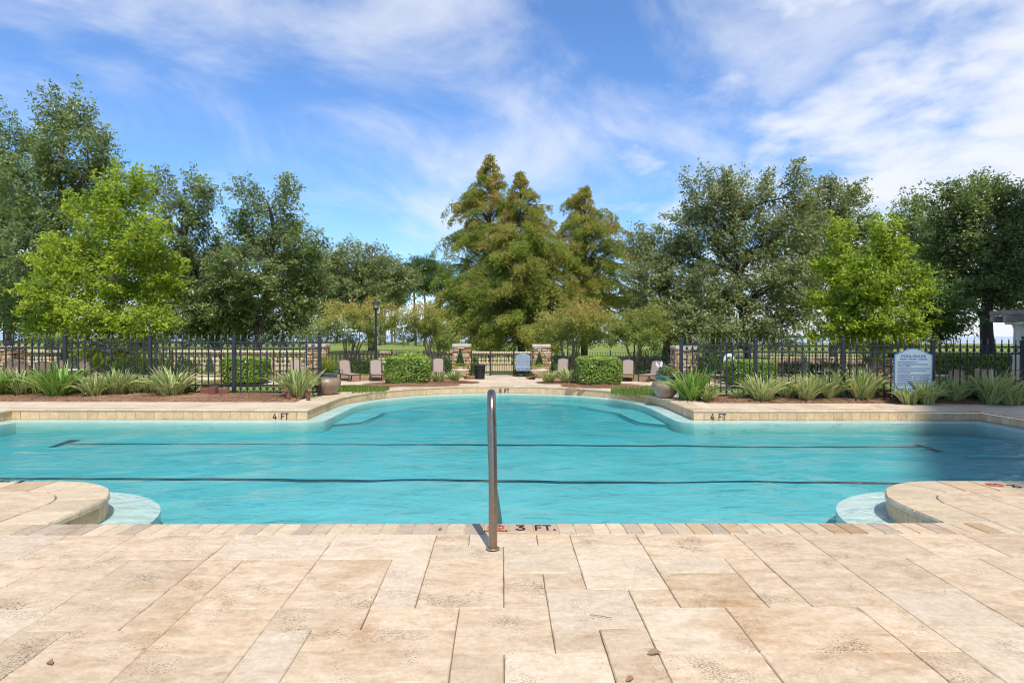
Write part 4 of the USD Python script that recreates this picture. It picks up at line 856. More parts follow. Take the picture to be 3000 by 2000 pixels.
def balustrade(label, x0, x1, y, step, h=0.87, m=CAST):
    t = thing('stone_balustrade', label, 'balustrade', (x0, y, 0)); L = x1 - x0; zb = h * 0.46
    obj('plinth', cat([bx((L / 2, 0, zb * 0.5 - 0.02), (L, 0.2, zb - 0.1)), bx((L / 2, 0, zb - 0.035), (L, 0.26, 0.07))]), m, t)
    obj('rail', cat([cbx((L / 2, 0, h - 0.05), (L, 0.28, 0.1), 0.02), bx((L / 2, 0, h - 0.12), (L, 0.2, 0.04))]), m, t)
    hb = h - 0.14 - zb; n = max(1, int(L / step)); pr = np.array([(0.075, 0), (0.075, 0.06), (0.045, 0.09), (0.05, 0.14), (0.082, 0.34), (0.078, 0.45), (0.045, 0.7), (0.034, 0.84), (0.05, 0.88), (0.07, 0.93), (0.07, 1.0)])
    bal = lathe([(r * step / 0.185, zb + z * hb) for r, z in pr], 10)
    for i in range(n): obj('baluster', bal, m, t, True, loc=(L * (i + 0.5) / n, 0, 0))
    return t


balustrade('sunlit tan balustrade behind the thin iron fence and the gate', X(945, 27.3), X(1557, 27.3), 27.3, 0.165)
balustrade('shaded balustrade behind the square hedge and loungers on the left', X(370, 25.4), X(905, 25.4), 25.4, 0.205, 0.93)
balustrade('sunlit tan balustrade at the far left behind the patio chairs', X(-60, 27.3), X(330, 27.3), 27.3, 0.165)
t = thing('low_curb_wall', 'low pale curb wall at the lawn beyond the right iron fence', 'wall', (X(1612, 33), 33, 0)); L_ = X(2650, 33) - X(1612, 33)
obj('curb', cbx((L_ / 2, 0, 0.2), (L_, 0.3, 0.42), 0.02), CAST, t)
obj('cap', cbx((L_ / 2, 0, 0.44), (L_, 0.36, 0.06), 0.02), CAST, t)

# garden pergola with tan columns behind the broad oak
t = thing('garden_pergola', 'tan columned pergola under the broad oak, beyond the iron fence', 'pergola', (0, 0, 0))
COLM = plain('tan_column', (0.50, 0.37, 0.23), 0.8, 0.12, 4)
for px, D in ((1949, 30.5), (1965, 33), (2073, 31.5), (2091, 30)):
    x = X(px, D); obj('column', lathe([(0.17, 0), (0.17, 0.1), (0.13, 0.14), (0.118, 1.9), (0.14, 2.0), (0.16, 2.05), (0.16, 2.12)], 20, (x, D, 0)), COLM, t, smooth=40)
obj('lintel', cat([cbx((X(1957, 31.7), 31.7, 2.2), (0.45, 3.4, 0.14), 0.02), cbx((X(2082, 30.8), 30.8, 2.2), (0.45, 3.0, 0.14), 0.02)]), COLM, t)
obj('beam', cat([cbx((X(2018, 31.5), y, 2.34), (2.9, 0.14, 0.13), 0.02) for y in (30.6, 31.6, 32.6)]), COLM, t)
# pergola at the right edge
t = thing('column_pergola', 'pergola at the right edge with a pale column and weathered beams', 'pergola', (X(3000, 18.3), 18.3, 0)); PALE = plain('pale_column', (0.50, 0.46, 0.37), 0.75, 0.12, 5)
WOOD = plain('weathered_beam', (0.21, 0.175, 0.15), 0.85, 0.35, 3, 0.5)
obj('column', lathe([(0.33, 0), (0.33, 0.12), (0.28, 0.16), (0.265, 1.0), (0.25, 1.82), (0.27, 1.86), (0.27, 1.9), (0.31, 1.95)], 28), PALE, t, smooth=35)
obj('capital', cbx((0, 0, 1.985), (0.66, 0.66, 0.07), 0.01), PALE, t)
obj('beam', cbx((0.6, 0, 2.12), (2.4, 0.16, 0.2), 0.02), WOOD, t); obj('beam', cbx((0.65, 0.55, 2.12), (2.4, 0.16, 0.2), 0.02), WOOD, t)
for i in range(5): obj('rafter', cbx((-0.35 + i * 0.5, 0.2, 2.3), (0.09, 1.3, 0.14), 0.015), WOOD, t)

# ------------------------------------------------------------------ hand rail
h0 = G(1444, 1606); h0[2] = 0
path = [(0, 0, -0.05), (0, 0.02, 0.3), (-0.005, 0.07, 0.7), (-0.01, 0.12, 0.93)] + [(-0.012 - 0.01 * k / 8, 0.12 + 0.16 * (1 - math.cos(k / 8 * 2.3)), 0.93 + 0.205 * math.sin(k / 8 * 2.3) / 0.98) for k in range(1, 9)] + [(-0.03, 0.75, 0.78), (-0.02, 1.05, 0.3), (0.02, 1.22, -0.02), (0.04, 1.28, -0.2), (0.05, 1.3, -0.5)]
pp = np.array(path); ts = np.concatenate([[0], np.cumsum(np.linalg.norm(np.diff(pp, axis=0), axis=1))])
from scipy.interpolate import PchipInterpolator
pp = PchipInterpolator(ts, pp)(np.linspace(0, ts[-1], 70))
t = thing('hand_rail', 'curved brushed steel hand rail rising from the deck into the pool', 'hand rail', h0)
obj('tube', tube(pp, 0.0325, 24), STEEL, t, smooth=60)
obj('base_ring', lathe([(0.052, 0.001), (0.05, 0.006), (0.036, 0.009), (0.034, 0.004)], 28), plain('tarnished_ring', (0.30, 0.24, 0.17), 0.5, 0.4, 30, metal=0.6), t)

# ------------------------------------------------------------------ planting beds, hedges, shrubs


def bed(name_label, poly, z, n, seed, hump=0.07):
    """A mound of pine straw: a base sheet and loose needles lying on it."""
    rs = RS(seed); t = holder('mulch_bed'); x0, y0, x1, y1 = poly.bounds
    nx, ny = max(4, int((x1 - x0) / 0.16)), max(4, int((y1 - y0) / 0.13))
    gx, gy = np.meshgrid(np.linspace(x0, x1, nx), np.linspace(y0, y1, ny)); d = np.array([poly.exterior.distance(Point(a, b)) if poly.contains(Point(a, b)) else 0 for a, b in zip(gx.ravel(), gy.ravel())]).reshape(gx.shape)
    ins = d > 0
    zz = z - 0.005 + np.clip(d / 0.35, 0, 1) ** 0.6 * hump * (0.5 + 0.9 * meshkit.noise(np.stack([gx * 2.2, gy * 2.2, gx * 0 + seed], -1), 2))
    P = np.stack([gx, gy, np.where(ins, zz, z - 0.05)], -1).reshape(-1, 3); a = (np.arange(ny - 1)[:, None] * nx + np.arange(nx - 1)).ravel()
    Q = np.stack([a, a + 1, a + nx + 1, a + nx], 1); keep = ins.ravel()[Q].any(1)
    obj('mulch_base', (P, Q[keep]), plain(f'mulch_{seed}', (0.25, 0.145, 0.085), 0.95, 0.5, 25, 0.8, 90), t)
    ids = np.nonzero(ins.ravel())[0]; k = ids[rs.randint(0, len(ids), n)]
    c = P[k] + np.column_stack([rs.uniform(-0.1, 0.1, n), rs.uniform(-0.08, 0.08, n), rs.uniform(0.0, 0.018, n)]); th = rs.uniform(0, math.pi, n); u = np.stack([np.cos(th), np.sin(th), rs.normal(size=n) * 0.15], 1); L = rs.uniform(0.05, 0.11, n)[:, None]; w = np.stack([-np.sin(th), np.cos(th), th * 0 + 0.4], 1) * 0.0035
    v = np.stack([c - u * L, c + w, c + u * L, c - w], 1).reshape(-1, 3); kk = np.arange(n) * 4
    obj('pine_straw', (v, np.vstack([np.stack([kk, kk + 1, kk + 2], 1), np.stack([kk, kk + 2, kk + 3], 1)])), L_STRAW, t, tone=np.repeat(np.clip(0.3 * rs.rand(n) + 0.75 * meshkit.noise(c * 1.3, 9) - 0.05, 0, 1), 4), kind='stuff')
    return t


lb = Polygon([(-15.5, 14.87), (-5.7, 14.85), (-4.95, 15.3), (-4.85, 16.1), (-5.4, 16.75), (-15.5, 16.75)])
rb_ = Polygon([(15.5, 14.1), (12.6, 14.35), (9.5, 14.8), (5.4, 14.95), (4.75, 15.4), (4.7, 16.0), (5.2, 16.35), (15.5, 15.5)])
bed('left', lb, 0.0, 15000, 81); bed('right', rb_, 0.0, 15000, 82)
for i, (px, py, rx, ry) in enumerate([(1205, 1127, 150, 0.9), (1330, 1121, 80, 0.5), (1640, 1122, 75, 0.5), (1760, 1131, 125, 0.9), (1345, 1108, 60, 0.6), (1590, 1108, 55, 0.7)]):
    c = G(px, py); r = rx * c[1] / F; bed('small', Point(0, 0).buffer(1, 10).__class__([(c[0] + r * math.cos(a), c[1] + ry * math.sin(a)) for a in np.linspace(0, 6.283, 25)[:-1]]), 0.0, 2500, 83 + i, 0.05)
for i, (x0, x1, y0, y1) in enumerate([(X(60, 24), X(905, 24), 22.4, 24.4), (X(960, 24), X(1300, 24), 22.4, 24.4), (X(1610, 24), X(2560, 24), 22.2, 24.4)]): bed('back', sbox(x0, y0, x1, y1), 0.0, 3000, 91 + i, 0.04)


def leafmass(pts, nr, leaf, rs, asp=0.6): return quads(pts, nr, leaf * rs.uniform(0.65, 1.25, len(pts)), rs, asp)


def hedge(label, px0, px1, py0, pyb, seed, depth=1.0, tuft=None, n=15000):
    b0, b1 = G(px0, pyb), G(px1, pyb); yf = b0[1]; w = b1[0] - b0[0]; h = at((px0 + px1) / 2, py0, yf)[2]; rs = RS(seed)
    t = thing('clipped_hedge', label, 'hedge', ((b0[0] + b1[0]) / 2, yf + depth / 2, 0))
    s = np.array([w, depth, h]); a = np.array([depth * h, depth * h, w * h, w * h, w * depth * 1.5, 0.0]); f = rs.choice(6, n, p=a / a.sum()); p = rs.uniform(-1, 1, (n, 3)); ax = np.array([0, 0, 1, 1, 2, 2])[f]; sg = np.where(f % 2 == 0, 1, -1); sg[ax == 2] = 1
    p[np.arange(n), ax] = sg; q = np.abs(p) ** 6; p = p / (q.sum(1)[:, None] ** (1 / 6.0)); nrm = unit(np.sign(p) * np.abs(p) ** 5)
    p = p * (1 + 0.07 * (meshkit.noise(p * 4 + seed, 1)[:, None] - 0.5)); pos = p * s / 2 + np.array([0, 0, h / 2]) - nrm * (rs.rand(n) ** 1.5 * 0.13)[:, None]; pos[:, 2] = np.maximum(pos[:, 2], 0.03)
    if tuft is not None:
        m = 1300; pos = np.vstack([pos, np.array([tuft, 0, h]) + rs.normal(size=(m, 3)) * np.array([0.22, 0.2, 0.07])]); nrm = np.vstack([nrm, unit(rs.normal(size=(m, 3)))])
    nr = unit(nrm * 0.9 + rs.normal(size=pos.shape) * 0.65 + np.array([0, 0, 0.3])); v, fc = leafmass(pos, nr, 0.07, rs)
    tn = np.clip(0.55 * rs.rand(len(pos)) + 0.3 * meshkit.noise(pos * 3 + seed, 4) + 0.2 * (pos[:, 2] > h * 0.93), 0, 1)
    core = trimesh.creation.icosphere(3); cv = core.vertices; cv = cv / ((np.abs(cv) ** 6).sum(1)[:, None] ** (1 / 6.0)); core.vertices = cv * (s / 2 - 0.11) + np.array([0, 0, h / 2])
    obj('branch_core', core, BARKD, t); obj('foliage', (v, fc), L_HEDGE, t, tone=np.repeat(tn, 4)); return t


hedge('square clipped hedge left of the gate, between two loungers', 1122, 1253, 1046, 1127, 401, 1.2, tuft=0.05)
hedge('square clipped hedge right of the gate, in front of a lounger', 1693, 1826, 1046, 1131, 402, 1.2)
hedge('square clipped hedge behind the left iron fence', 635, 764, 1047, 1127, 403, 1.1)
hedge('square clipped hedge behind the right iron fence', 2148, 2283, 1055, 1131, 404, 1.1)
hedge('long dark clipped hedge behind the tan patio chairs on the right', 2600, 3150, 1036, 1112, 405, 1.0, n=26000)


def shrub(label, px, pyb, wpx, hpx, seed, lm=L_SHRUB, leaf=0.07, n=2600, nm='garden_shrub', D=None, tone=(0, 1), cone=False, z0=0.0, asp=0.55, base=None, cat_='shrub', group=None):
    if base is None: base = G(px, pyb); base = base if D is None else np.array([X(px, D), D, 0.0])
    s = base[1] / F; w, h = wpx * s, hpx * s; rs = RS(seed); base = np.array([base[0], base[1], z0]); t = thing(nm, label, cat_, base, group=group)
    if cone:
        u = 1 - np.sqrt(rs.rand(n)); a = rs.rand(n) * 6.283; r = (1 - u) ** 0.9 * w / 2 * np.sqrt(rs.uniform(0.35, 1, n)) * (0.85 + 0.3 * meshkit.noise(np.stack([a, u * 6, u * 0 + seed], 1), 1)) * np.minimum(1, 0.55 + u * 3); pos = np.stack([r * np.cos(a), r * np.sin(a), u * h], 1); out = np.stack([np.cos(a), np.sin(a), a * 0 + 0.6], 1)
    else:
        d = unit(rs.normal(size=(n, 3))); d[:, 2] = np.abs(d[:, 2]); pos = d * (rs.uniform(0.3, 1, n) ** 0.4 * (0.7 + 0.6 * meshkit.noise(d * 2.3 + seed, 1)))[:, None] * np.array([w / 2, w / 2 * 0.8, h]); pos[:, 2] += 0.04; out = d
    v, f = leafmass(pos, unit(out * 0.6 + rs.normal(size=pos.shape) * 0.7 + [0, 0, 0.3]), leaf, rs, asp); tn = tone[0] + (tone[1] - tone[0]) * np.clip(0.6 * rs.rand(n) + 0.4 * meshkit.noise(pos * 4 + seed, 2), 0, 1)
    obj('stem', tube([(0, 0, 0), (0.01, 0, h * 0.5), (0, 0, h * 0.85)], [0.03, 0.02, 0.006], 5), BARKD, t); obj('foliage', (v, f), lm, t, tone=np.repeat(tn, 4)); return t


SH = [(310, 1095, 90, 60, 'dark shrub under the yellow-green tree, left one'), (395, 1100, 110, 72, 'dark shrub mass in the middle of the left back bed'), (470, 1098, 90, 55, 'low dark shrub left of the bowl planter behind the left fence'), (545, 1098, 80, 50, 'low dark shrub just left of the fluted bowl planter'),
      (800, 1088, 110, 40, 'low dark shrub behind the small side table'), (1050, 1098, 90, 45, 'dark strappy shrub under the left crape myrtle'), (1085, 1096, 50, 40, 'small dark shrub behind the second lounger'), (1298, 1092, 55, 40, 'green shrub right of the upright lounger left of the gate'),
      (1386, 1100, 50, 48, 'round green shrub beside the left urn and the trash can'), (1535, 1102, 60, 42, 'green shrub under the gate sign'), (1615, 1100, 55, 55, 'round green shrub at the right side of the right urn'), (1637, 1085, 70, 55, 'dark shrub behind the right urn and lounger'),
      (1690, 1085, 60, 50, 'dark shrub left of the right square hedge'), (1890, 1090, 120, 72, 'dark green shrub behind the right-hand loungers'), (1940, 1085, 80, 75, 'dark green shrub left of the brown pillar'), (2075, 1110, 110, 85, 'dark purplish shrub behind the first panel of the right fence'),
      (2125, 1110, 70, 70, 'dark shrub under the white ring'), (2330, 1098, 140, 40, 'long low dark shrub beyond the right square hedge'), (2440, 1100, 170, 45, 'low dark shrub under the right yellow-green tree'), (1318, 1092, 34, 26, 'small pale shrub at the left edge of the left urn')]
for i, (px, py, w, h, lab) in enumerate(SH): shrub(lab, px, py, w, h, 500 + i, n=1700, tone=(0.1, 1) if 'green' in lab else (0, 0.8))

# elephant-ear plant with big leaves
c = G(330, 1098); t = thing('elephant_ear_plant', 'plant with big rounded leaves behind the left fence', 'plant', c); rs = RS(540)
for i in range(15):
    a = rs.rand() * 6.28; hh = rs.uniform(0.45, 0.8); L = rs.uniform(0.3, 0.95); tip = np.array([math.cos(a) * L * 1.3, math.sin(a) * L * 0.6, hh]); obj('stem', tube([(0, 0, 0), tip * [0.4, 0.4, 0.7], tip], [0.012, 0.009, 0.006], 4), L_SHRUB, t, tone=np.full(14, 0.7))
    o = np.array([(0, -0.16), (0.12, -0.2), (0.17, -0.05), (0.13, 0.12), (0, 0.27), (-0.13, 0.12), (-0.17, -0.05), (-0.12, -0.2)]) * rs.uniform(0.8, 1.25); v = np.vstack([[[0, 0, 0]], np.column_stack([o, -np.abs(o[:, 0]) * 0.25 - 0.1 * o[:, 1]])])
    rx = rs.uniform(-1.3, -0.5); v = v @ np.array([[1, 0, 0], [0, math.cos(rx), -math.sin(rx)], [0, math.sin(rx), math.cos(rx)]]).T @ np.array([[math.cos(a * .3), math.sin(a * .3), 0], [-math.sin(a * .3), math.cos(a * .3), 0], [0, 0, 1]])
    obj('leaf', (v + tip, np.array([[0, k + 1, (k + 1) % 8 + 1] for k in range(8)])), L_HEDGE, t, tone=np.full(9, rs.uniform(0.4, 0.95)))


def flax_mesh(seed, n, R, Ht, wid=0.026):
    rs = RS(seed); V, Fc, T = [], [], []; k = 0
    for i in range(n):
        a = rs.rand() * 6.283; lean = rs.uniform(0.1, 1.0) ** 0.8; L = Ht * rs.uniform(0.75, 1.25) * (1 + 0.25 * lean); o = np.array([math.cos(a), math.sin(a), 0]); sd = np.array([-math.sin(a), math.cos(a), 0]); b = o * rs.uniform(0, 0.12) * R + sd * rs.normal() * 0.05 * R; tt = np.linspace(0, 1, 6)
        th0 = lean * 0.75; th = th0 + tt ** 1.6 * lean * rs.uniform(0.6, 1.7); dl = L / 5; p = [b + np.array([0, 0, 0.01])]
        for j in range(5): p.append(p[-1] + (o * math.sin(th[j]) + np.array([0, 0, 1]) * math.cos(th[j])) * dl)
        p = np.array(p); p[:, 2] = np.maximum(p[:, 2], 0.015); w = wid * rs.uniform(0.7, 1.2) * np.array([0.7, 1, 1, 0.85, 0.55, 0.02]); tw = rs.normal() * 0.5; s2 = sd * math.cos(tw) + np.array([0, 0, math.sin(tw)])
        row = np.stack([p - s2 * w[:, None], p - np.array([0, 0, 1]) * w[:, None] * 0.35, p + s2 * w[:, None]], 1); V.append(row.reshape(-1, 3)); base = rs.uniform(-0.18, 0.2)
        T.append(np.tile(np.clip(np.array([0.95, 0.25, 0.95]) + base, 0, 1), 6))
        for j in range(5):
            for c in (0, 1): q = k + j * 3 + c; Fc.append([q, q + 1, q + 4, q + 3])
        k += 18
    return (np.vstack(V), np.array(Fc)), np.concatenate(T)


FG = 'striped flax clumps'
FP = []
for s, (n, R, Ht) in enumerate([(120, 1, 0.52), (105, 1, 0.46), (130, 1, 0.56)]): FP.append(flax_mesh(600 + s, n, R, Ht))
first = {}


def flax(label, px, pyb, s, kind=0, rz=0.0):
    s *= 1.17; c = G(px, pyb); key = kind
    if key not in first:
        m, tn = FP[kind % 3]; t = thing('flax_clump', label, 'plant', c, rz or 0.01, scale=s); obj('blades', m, L_FLAXG if kind >= 3 else L_FLAX, t, tone=tn); first[key] = t; return t
    return dup(first[key], c, rz or 0.01, s, label)


for i, (px, py, s, k, lab) in enumerate([(-15, 1165, 1.05, 3, 'dark green flax clump cut off by the left edge'), (55, 1162, 1.0, 0, 'striped flax clump nearest the left edge of the left bed'), (110, 1160, 0.85, 1, 'striped flax clump left of the largest green flax'), (172, 1167, 1.25, 3, 'largest green flax clump in the left bed, in front of a fence post'), (280, 1166, 1.0, 1, 'striped flax clump third from the brown boxes in the left bed'), (345, 1162, 0.95, 2, 'striped flax clump second from the brown boxes in the left bed'), (395, 1160, 0.75, 0, 'small striped flax clump between two bigger clumps, left bed'), (500, 1164, 1.1, 0, 'striped flax clump next to the brown boxes in the left bed'), (872, 1166, 1.05, 2, 'striped flax clump at the end post of the left fence'),
                                           (2028, 1172, 1.32, 4, 'tall bright green flax clump beside the right round pot'), (2068, 1174, 0.7, 1, 'small yellowing flax at the foot of the tall green clump'), (2160, 1172, 0.45, 1, 'sparse little flax in the gap of the right bed'), (2232, 1176, 0.95, 0, 'striped flax clump under the second fence post, right bed'), (2308, 1172, 0.9, 1, 'striped flax clump left of the third, in the middle of the right bed'), (2362, 1176, 0.9, 2, 'striped flax clump in the middle of the right bed'), (2425, 1172, 1.05, 0, 'striped flax clump second left of the pool rules sign'), (2522, 1174, 1.15, 2, 'striped flax clump just left of the pool rules sign'), (2660, 1184, 0.8, 1, 'shaded flax clump in front of the pool rules sign, left half'), (2712, 1184, 0.82, 2, 'shaded flax clump in front of the pool rules sign, right half'), (2795, 1179, 0.95, 0, 'shaded flax clump right of the pool rules sign'), (2905, 1184, 1.1, 2, 'shaded flax clump left of the last fence post'), (2960, 1186, 1.0, 1, 'shaded flax clump at the right edge'),
                                           (228, 1158, 0.8, 1, 'striped flax clump tucked behind the largest green flax, on its right'), (312, 1155, 0.8, 2, 'striped flax clump tight against the left fence, midway between two posts'), (440, 1158, 0.85, 1, 'striped flax clump at the foot of the second fence post in the left bed'), (548, 1158, 0.6, 0, 'short flax clump just left of the brown boxes'), (2270, 1168, 0.75, 2, 'flax clump close behind the second and third clumps of the right bed'), (2395, 1168, 0.8, 0, 'flax clump close to the fence in the middle of the right bed'), (2475, 1170, 0.85, 1, 'flax clump at the third fence post of the right bed'), (2570, 1168, 0.7, 0, 'small flax clump behind the dark box light'), (2752, 1174, 0.75, 1, 'shaded flax clump at the fence post right of the pool rules sign'), (2852, 1176, 0.85, 0, 'shaded flax clump in front of the salmon chairs'),
                                           (1285, 1122, 0.68, 1, 'pale flax clump in front of the upright lounger left of the gate'), (1332, 1119, 0.58, 0, 'pale little flax clump in front of the left urn'), (1607, 1122, 0.66, 1, 'pale flax clump in front of the right urn'), (1662, 1123, 0.8, 0, 'pale flax clump left of the right square hedge')]):
    flax(lab, px, py, s, k, i * 1.1 + 0.1)


def grass(label, px0, px1, py0, py1, n, seed, hgt=0.2):
    rs = RS(seed); c = np.array([G(rs.uniform(px0, px1), rs.uniform(py0, py1)) for _ in range(n)]); m_ = (c - c.mean(0)) / (np.ptp(c, axis=0) / 2 + 1e-9); c = c[m_[:, 0] ** 2 + m_[:, 1] ** 2 + 0.9 * (meshkit.noise(c * 1.6, 5) - 0.5) < 0.95]; n = len(c); th = rs.rand(n) * 6.283; u = np.stack([np.cos(th), np.sin(th), th * 0], 1); h = hgt * rs.uniform(0.5, 1.2, n)[:, None] * (0.6 + 0.8 * meshkit.noise(c * 1.5, 1)[:, None]); w = u * 0.006; tip = c + np.array([0, 0, 1]) * h + np.stack([-u[:, 1], u[:, 0], u[:, 2]], 1) * h * rs.normal(size=(n, 1)) * 0.6
    v = np.stack([c - w, c + w, tip], 1).reshape(-1, 3); tag(obj('ground_cover_grass', (v, np.arange(3 * n).reshape(-1, 3)), L_GRASS, tone=np.repeat(rs.rand(n), 3)), label, 'grass', kind='stuff')


grass('green grass between the left round pot and the square hedge', 985, 1140, 1130, 1150, 8000, 701, 0.06); grass('tufts of strappy grass right of the left round pot', 990, 1110, 1138, 1154, 600, 703, 0.22)
grass('green grass left of the right round pot', 1790, 1935, 1138, 1158, 7000, 702, 0.06); grass('tufts of strappy grass left of the right round pot', 1800, 1930, 1142, 1160, 650, 704, 0.22)

# ------------------------------------------------------------------ pots, urns and planters
POT = plain('brown_glazed_pot', (0.27, 0.18, 0.125), 0.4, 0.22, 7, 0.1, 20); POTRIM = plain('blue_grey_glaze', (0.10, 0.12, 0.13), 0.35, 0.35, 8); SOIL = plain('soil', (0.05, 0.035, 0.025), 0.95)
URN = plain('sandstone_urn', (0.60, 0.48, 0.33), 0.75, 0.14, 9, 0.3)


def blades(n, R, L, seed, droop=1.2, z=0.0, w=0.006):
    rs = RS(seed); a = rs.rand(n) * 6.283; o = np.stack([np.cos(a), np.sin(a), a * 0], 1); lean = rs.uniform(0.15, 1, n); tt = np.linspace(0, 1, 5); V = []
    p = o * (rs.rand(n) * R * 0.6)[:, None] + [0, 0, z]; LL = L * rs.uniform(0.6, 1.15, n)
    for j in range(5):
        ww = w * (1 - tt[j] * 0.9); sd = np.stack([-o[:, 1], o[:, 0], o[:, 2]], 1); V.append(p - sd * ww); V.append(p + sd * ww); th = lean * (0.45 + droop * tt[j]); p = p + (o * np.sin(th)[:, None] + np.array([0, 0, 1]) * np.cos(th)[:, None]) * (LL / 4)[:, None]
    V = np.stack(V, 1).reshape(-1, 3); k = np.arange(n)[:, None] * 10; f = np.concatenate([k + np.array([2 * j, 2 * j + 1, 2 * j + 3, 2 * j + 2]) for j in range(4)]); return (V, f), np.repeat(rs.rand(n), 10)


def round_pot(label, px, py, D, s):
    c = np.array([X(px, D), D, 0.0]); t = thing('round_pot', label, 'plant pot', c, scale=s)
    obj('body', lathe([(0.0, 0.0), (0.17, 0.0), (0.2, 0.03), (0.29, 0.13), (0.345, 0.24), (0.36, 0.31), (0.345, 0.38), (0.29, 0.435), (0.262, 0.45)], 36), POT, t, True)
    obj('neck', lathe([(0.262, 0.45), (0.255, 0.47), (0.258, 0.52), (0.29, 0.545), (0.305, 0.565), (0.3, 0.585), (0.25, 0.585), (0.24, 0.5)], 36), POTRIM, t, smooth=50); obj('soil', sheet(Point(0, 0).buffer(0.25, 8), 0.54), SOIL, t); return c


pc = round_pot('round brown pot behind the end post of the left fence', 958, 1159, 16.75, 1.0)
m, tn = blades(650, 0.26, 0.52, 801, 2.1, 0.54); t = thing('fountain_grass', 'arching pale green grass in the left round pot', 'grass', pc); obj('blades', m, L_LIME, t, tone=tn * 0.7)
pr_ = round_pot('round brown pot with a blue-grey neck beside the right flax', 1950, 1165, 16.1, 0.98)
m, tn = blades(200, 0.2, 0.42, 802, 2.6, 0.53); t = thing('trailing_grass', 'yellowish trailing grass in the right round pot', 'plant', pr_ + [0.06, -0.03, 0]); obj('blades', m, L_LIME, t, tone=tn * 0.8)
shrub('mixed pale leafy plant in the right round pot', 1950, 0, 52, 30, 803, L_JUN, 0.05, 700, 'potted_plant', base=pr_, z0=0.52, cat_='plant', tone=(0.3, 1)); PINK = plain('pink_petals', (0.6, 0.12, 0.42), 0.5, 0.2); PALEP = plain('pale_pink_wing', (0.72, 0.6, 0.66), 0.5, 0.15, 40)
t = thing('butterfly_ornament', 'pale pink butterfly ornament on a stake in the right pot', 'ornament', pr_ + [-0.18, -0.1, 0.5]); obj('stake', tube([(0, 0, 0), (0, 0, 0.36)], 0.004, 5), IRON, t); obj('body', tube([(-0.015, 0, 0.27), (0.02, 0, 0.37)], [0.012, 0.008], 6), PINK, t)
for s_, pts in ((-1, [(0, 0.31), (-0.09, 0.43), (-0.105, 0.37), (-0.05, 0.275)]), (1, [(0, 0.32), (0.035, 0.45), (0.08, 0.41), (0.06, 0.29)])): obj('wing', cat([(np.array([[x, -0.02 + dy, z] for dy in (0, 0.004) for x, z in pts]), np.array([[0, 1, 2, 3], [7, 6, 5, 4]]))]), PALEP, t)
t = thing('pink_flower', 'single magenta flower head above the right round pot', 'flower', pr_ + [0.12, 0, 0.55]); obj('stem', tube([(0, 0, 0), (0.02, 0, 0.3)], 0.004, 4), L_SHRUB, t, tone=np.full(10, 0.6)); obj('petals', cat([cbx((0.02 + 0.03 * math.cos(a), 0.03 * math.sin(a), 0.31), (0.035, 0.035, 0.02), 0.006) for a in np.arange(6) * 1.05]), PINK, t)


def urn(label, px, D, s, foot=True):
    c = np.array([X(px, D), D, 0.0]); t = thing('fluted_bowl_planter', label, 'planter', c, scale=s); z = 0.17 if foot else -0.02
    if foot: obj('foot', cat([cbx((0, 0, 0.03), (0.3, 0.3, 0.06), 0.01), lathe([(0.12, 0.06), (0.12, 0.08), (0.07, 0.11), (0.065, 0.15), (0.1, 0.19)], 20)]), URN, t, smooth=40)
    obj('bowl', lathe([(0.02, z), (0.1, z + 0.01), (0.22, z + 0.06), (0.3, z + 0.12), (0.325, z + 0.17), (0.3, z + 0.2)], 72, flute=24, amp=0.018), URN, t, True)
    obj('rim', lathe([(0.29, z + 0.195), (0.265, z + 0.21), (0.255, z + 0.245), (0.28, z + 0.26), (0.28, z + 0.285), (0.23, z + 0.285), (0.22, z + 0.24)], 40), URN, t, smooth=50); obj('soil', sheet(Point(0, 0).buffer(0.235, 8), z + 0.25), SOIL, t); return c, (z + 0.24) * s


for lab, px, D, s, ft, top, cw, cm, cl in [('left of the gate', 1348, 22.6, 1.0, True, 1018, 30, L_CONE, 'small pointed conifer in the left urn by the gate'), ('right of the gate', 1580, 22.5, 1.0, True, 1030, 31, L_CONE, 'small pointed conifer in the right urn by the gate'), ('behind the left iron fence', 614, 19.8, 1.3, False, 1029, 36, L_JUN, 'upright grey-green juniper in the bowl behind the left fence'), ('behind the right iron fence', 2357, 19.6, 1.25, False, 1036, 34, L_JUN, 'upright grey-green juniper in the bowl behind the right fence')]:
    c, z = urn(f'pale fluted stone bowl planter {lab}', px, D, s, ft); hp = (at(px, top, D)[2] - z) * F / D
    shrub(cl, px, 0, cw, hp, 820 + px, cm, 0.05, 2600, 'small_conifer', base=c, z0=z, cone=True, cat_='conifer', asp=0.35); shrub(f'lime trailing flowers in the bowl {lab}', px, 0, 50 * s, 13 * s, 821 + px, L_LIME, 0.045, 900, 'trailing_plant', base=c + [0, -0.05, 0], z0=z - 0.03, cat_='plant')

# ------------------------------------------------------------------ loungers, patio chairs and tables
FRAME = plain('bronze_frame', (0.10, 0.07, 0.052), 0.45, 0.2, 20); SLING = mat('taupe_sling', {'g': ('geometry', {}), 'w': ('wave_texture' if False else 'noise_texture', {'scale': 240.0, 'detail': 2.0}), 'r': ('rgb_ramp', {'ramp': [(0.3, (0.25, 0.19, 0.155)), (0.7, (0.40, 0.32, 0.27))]}), 'p': ('principled_bsdf', {'roughness': 0.7})}, [('g.position', 'w.vector'), ('w.fac', 'r.fac'), ('r.color', 'p.base_color')])
LG = 'sling loungers round the pool terrace'


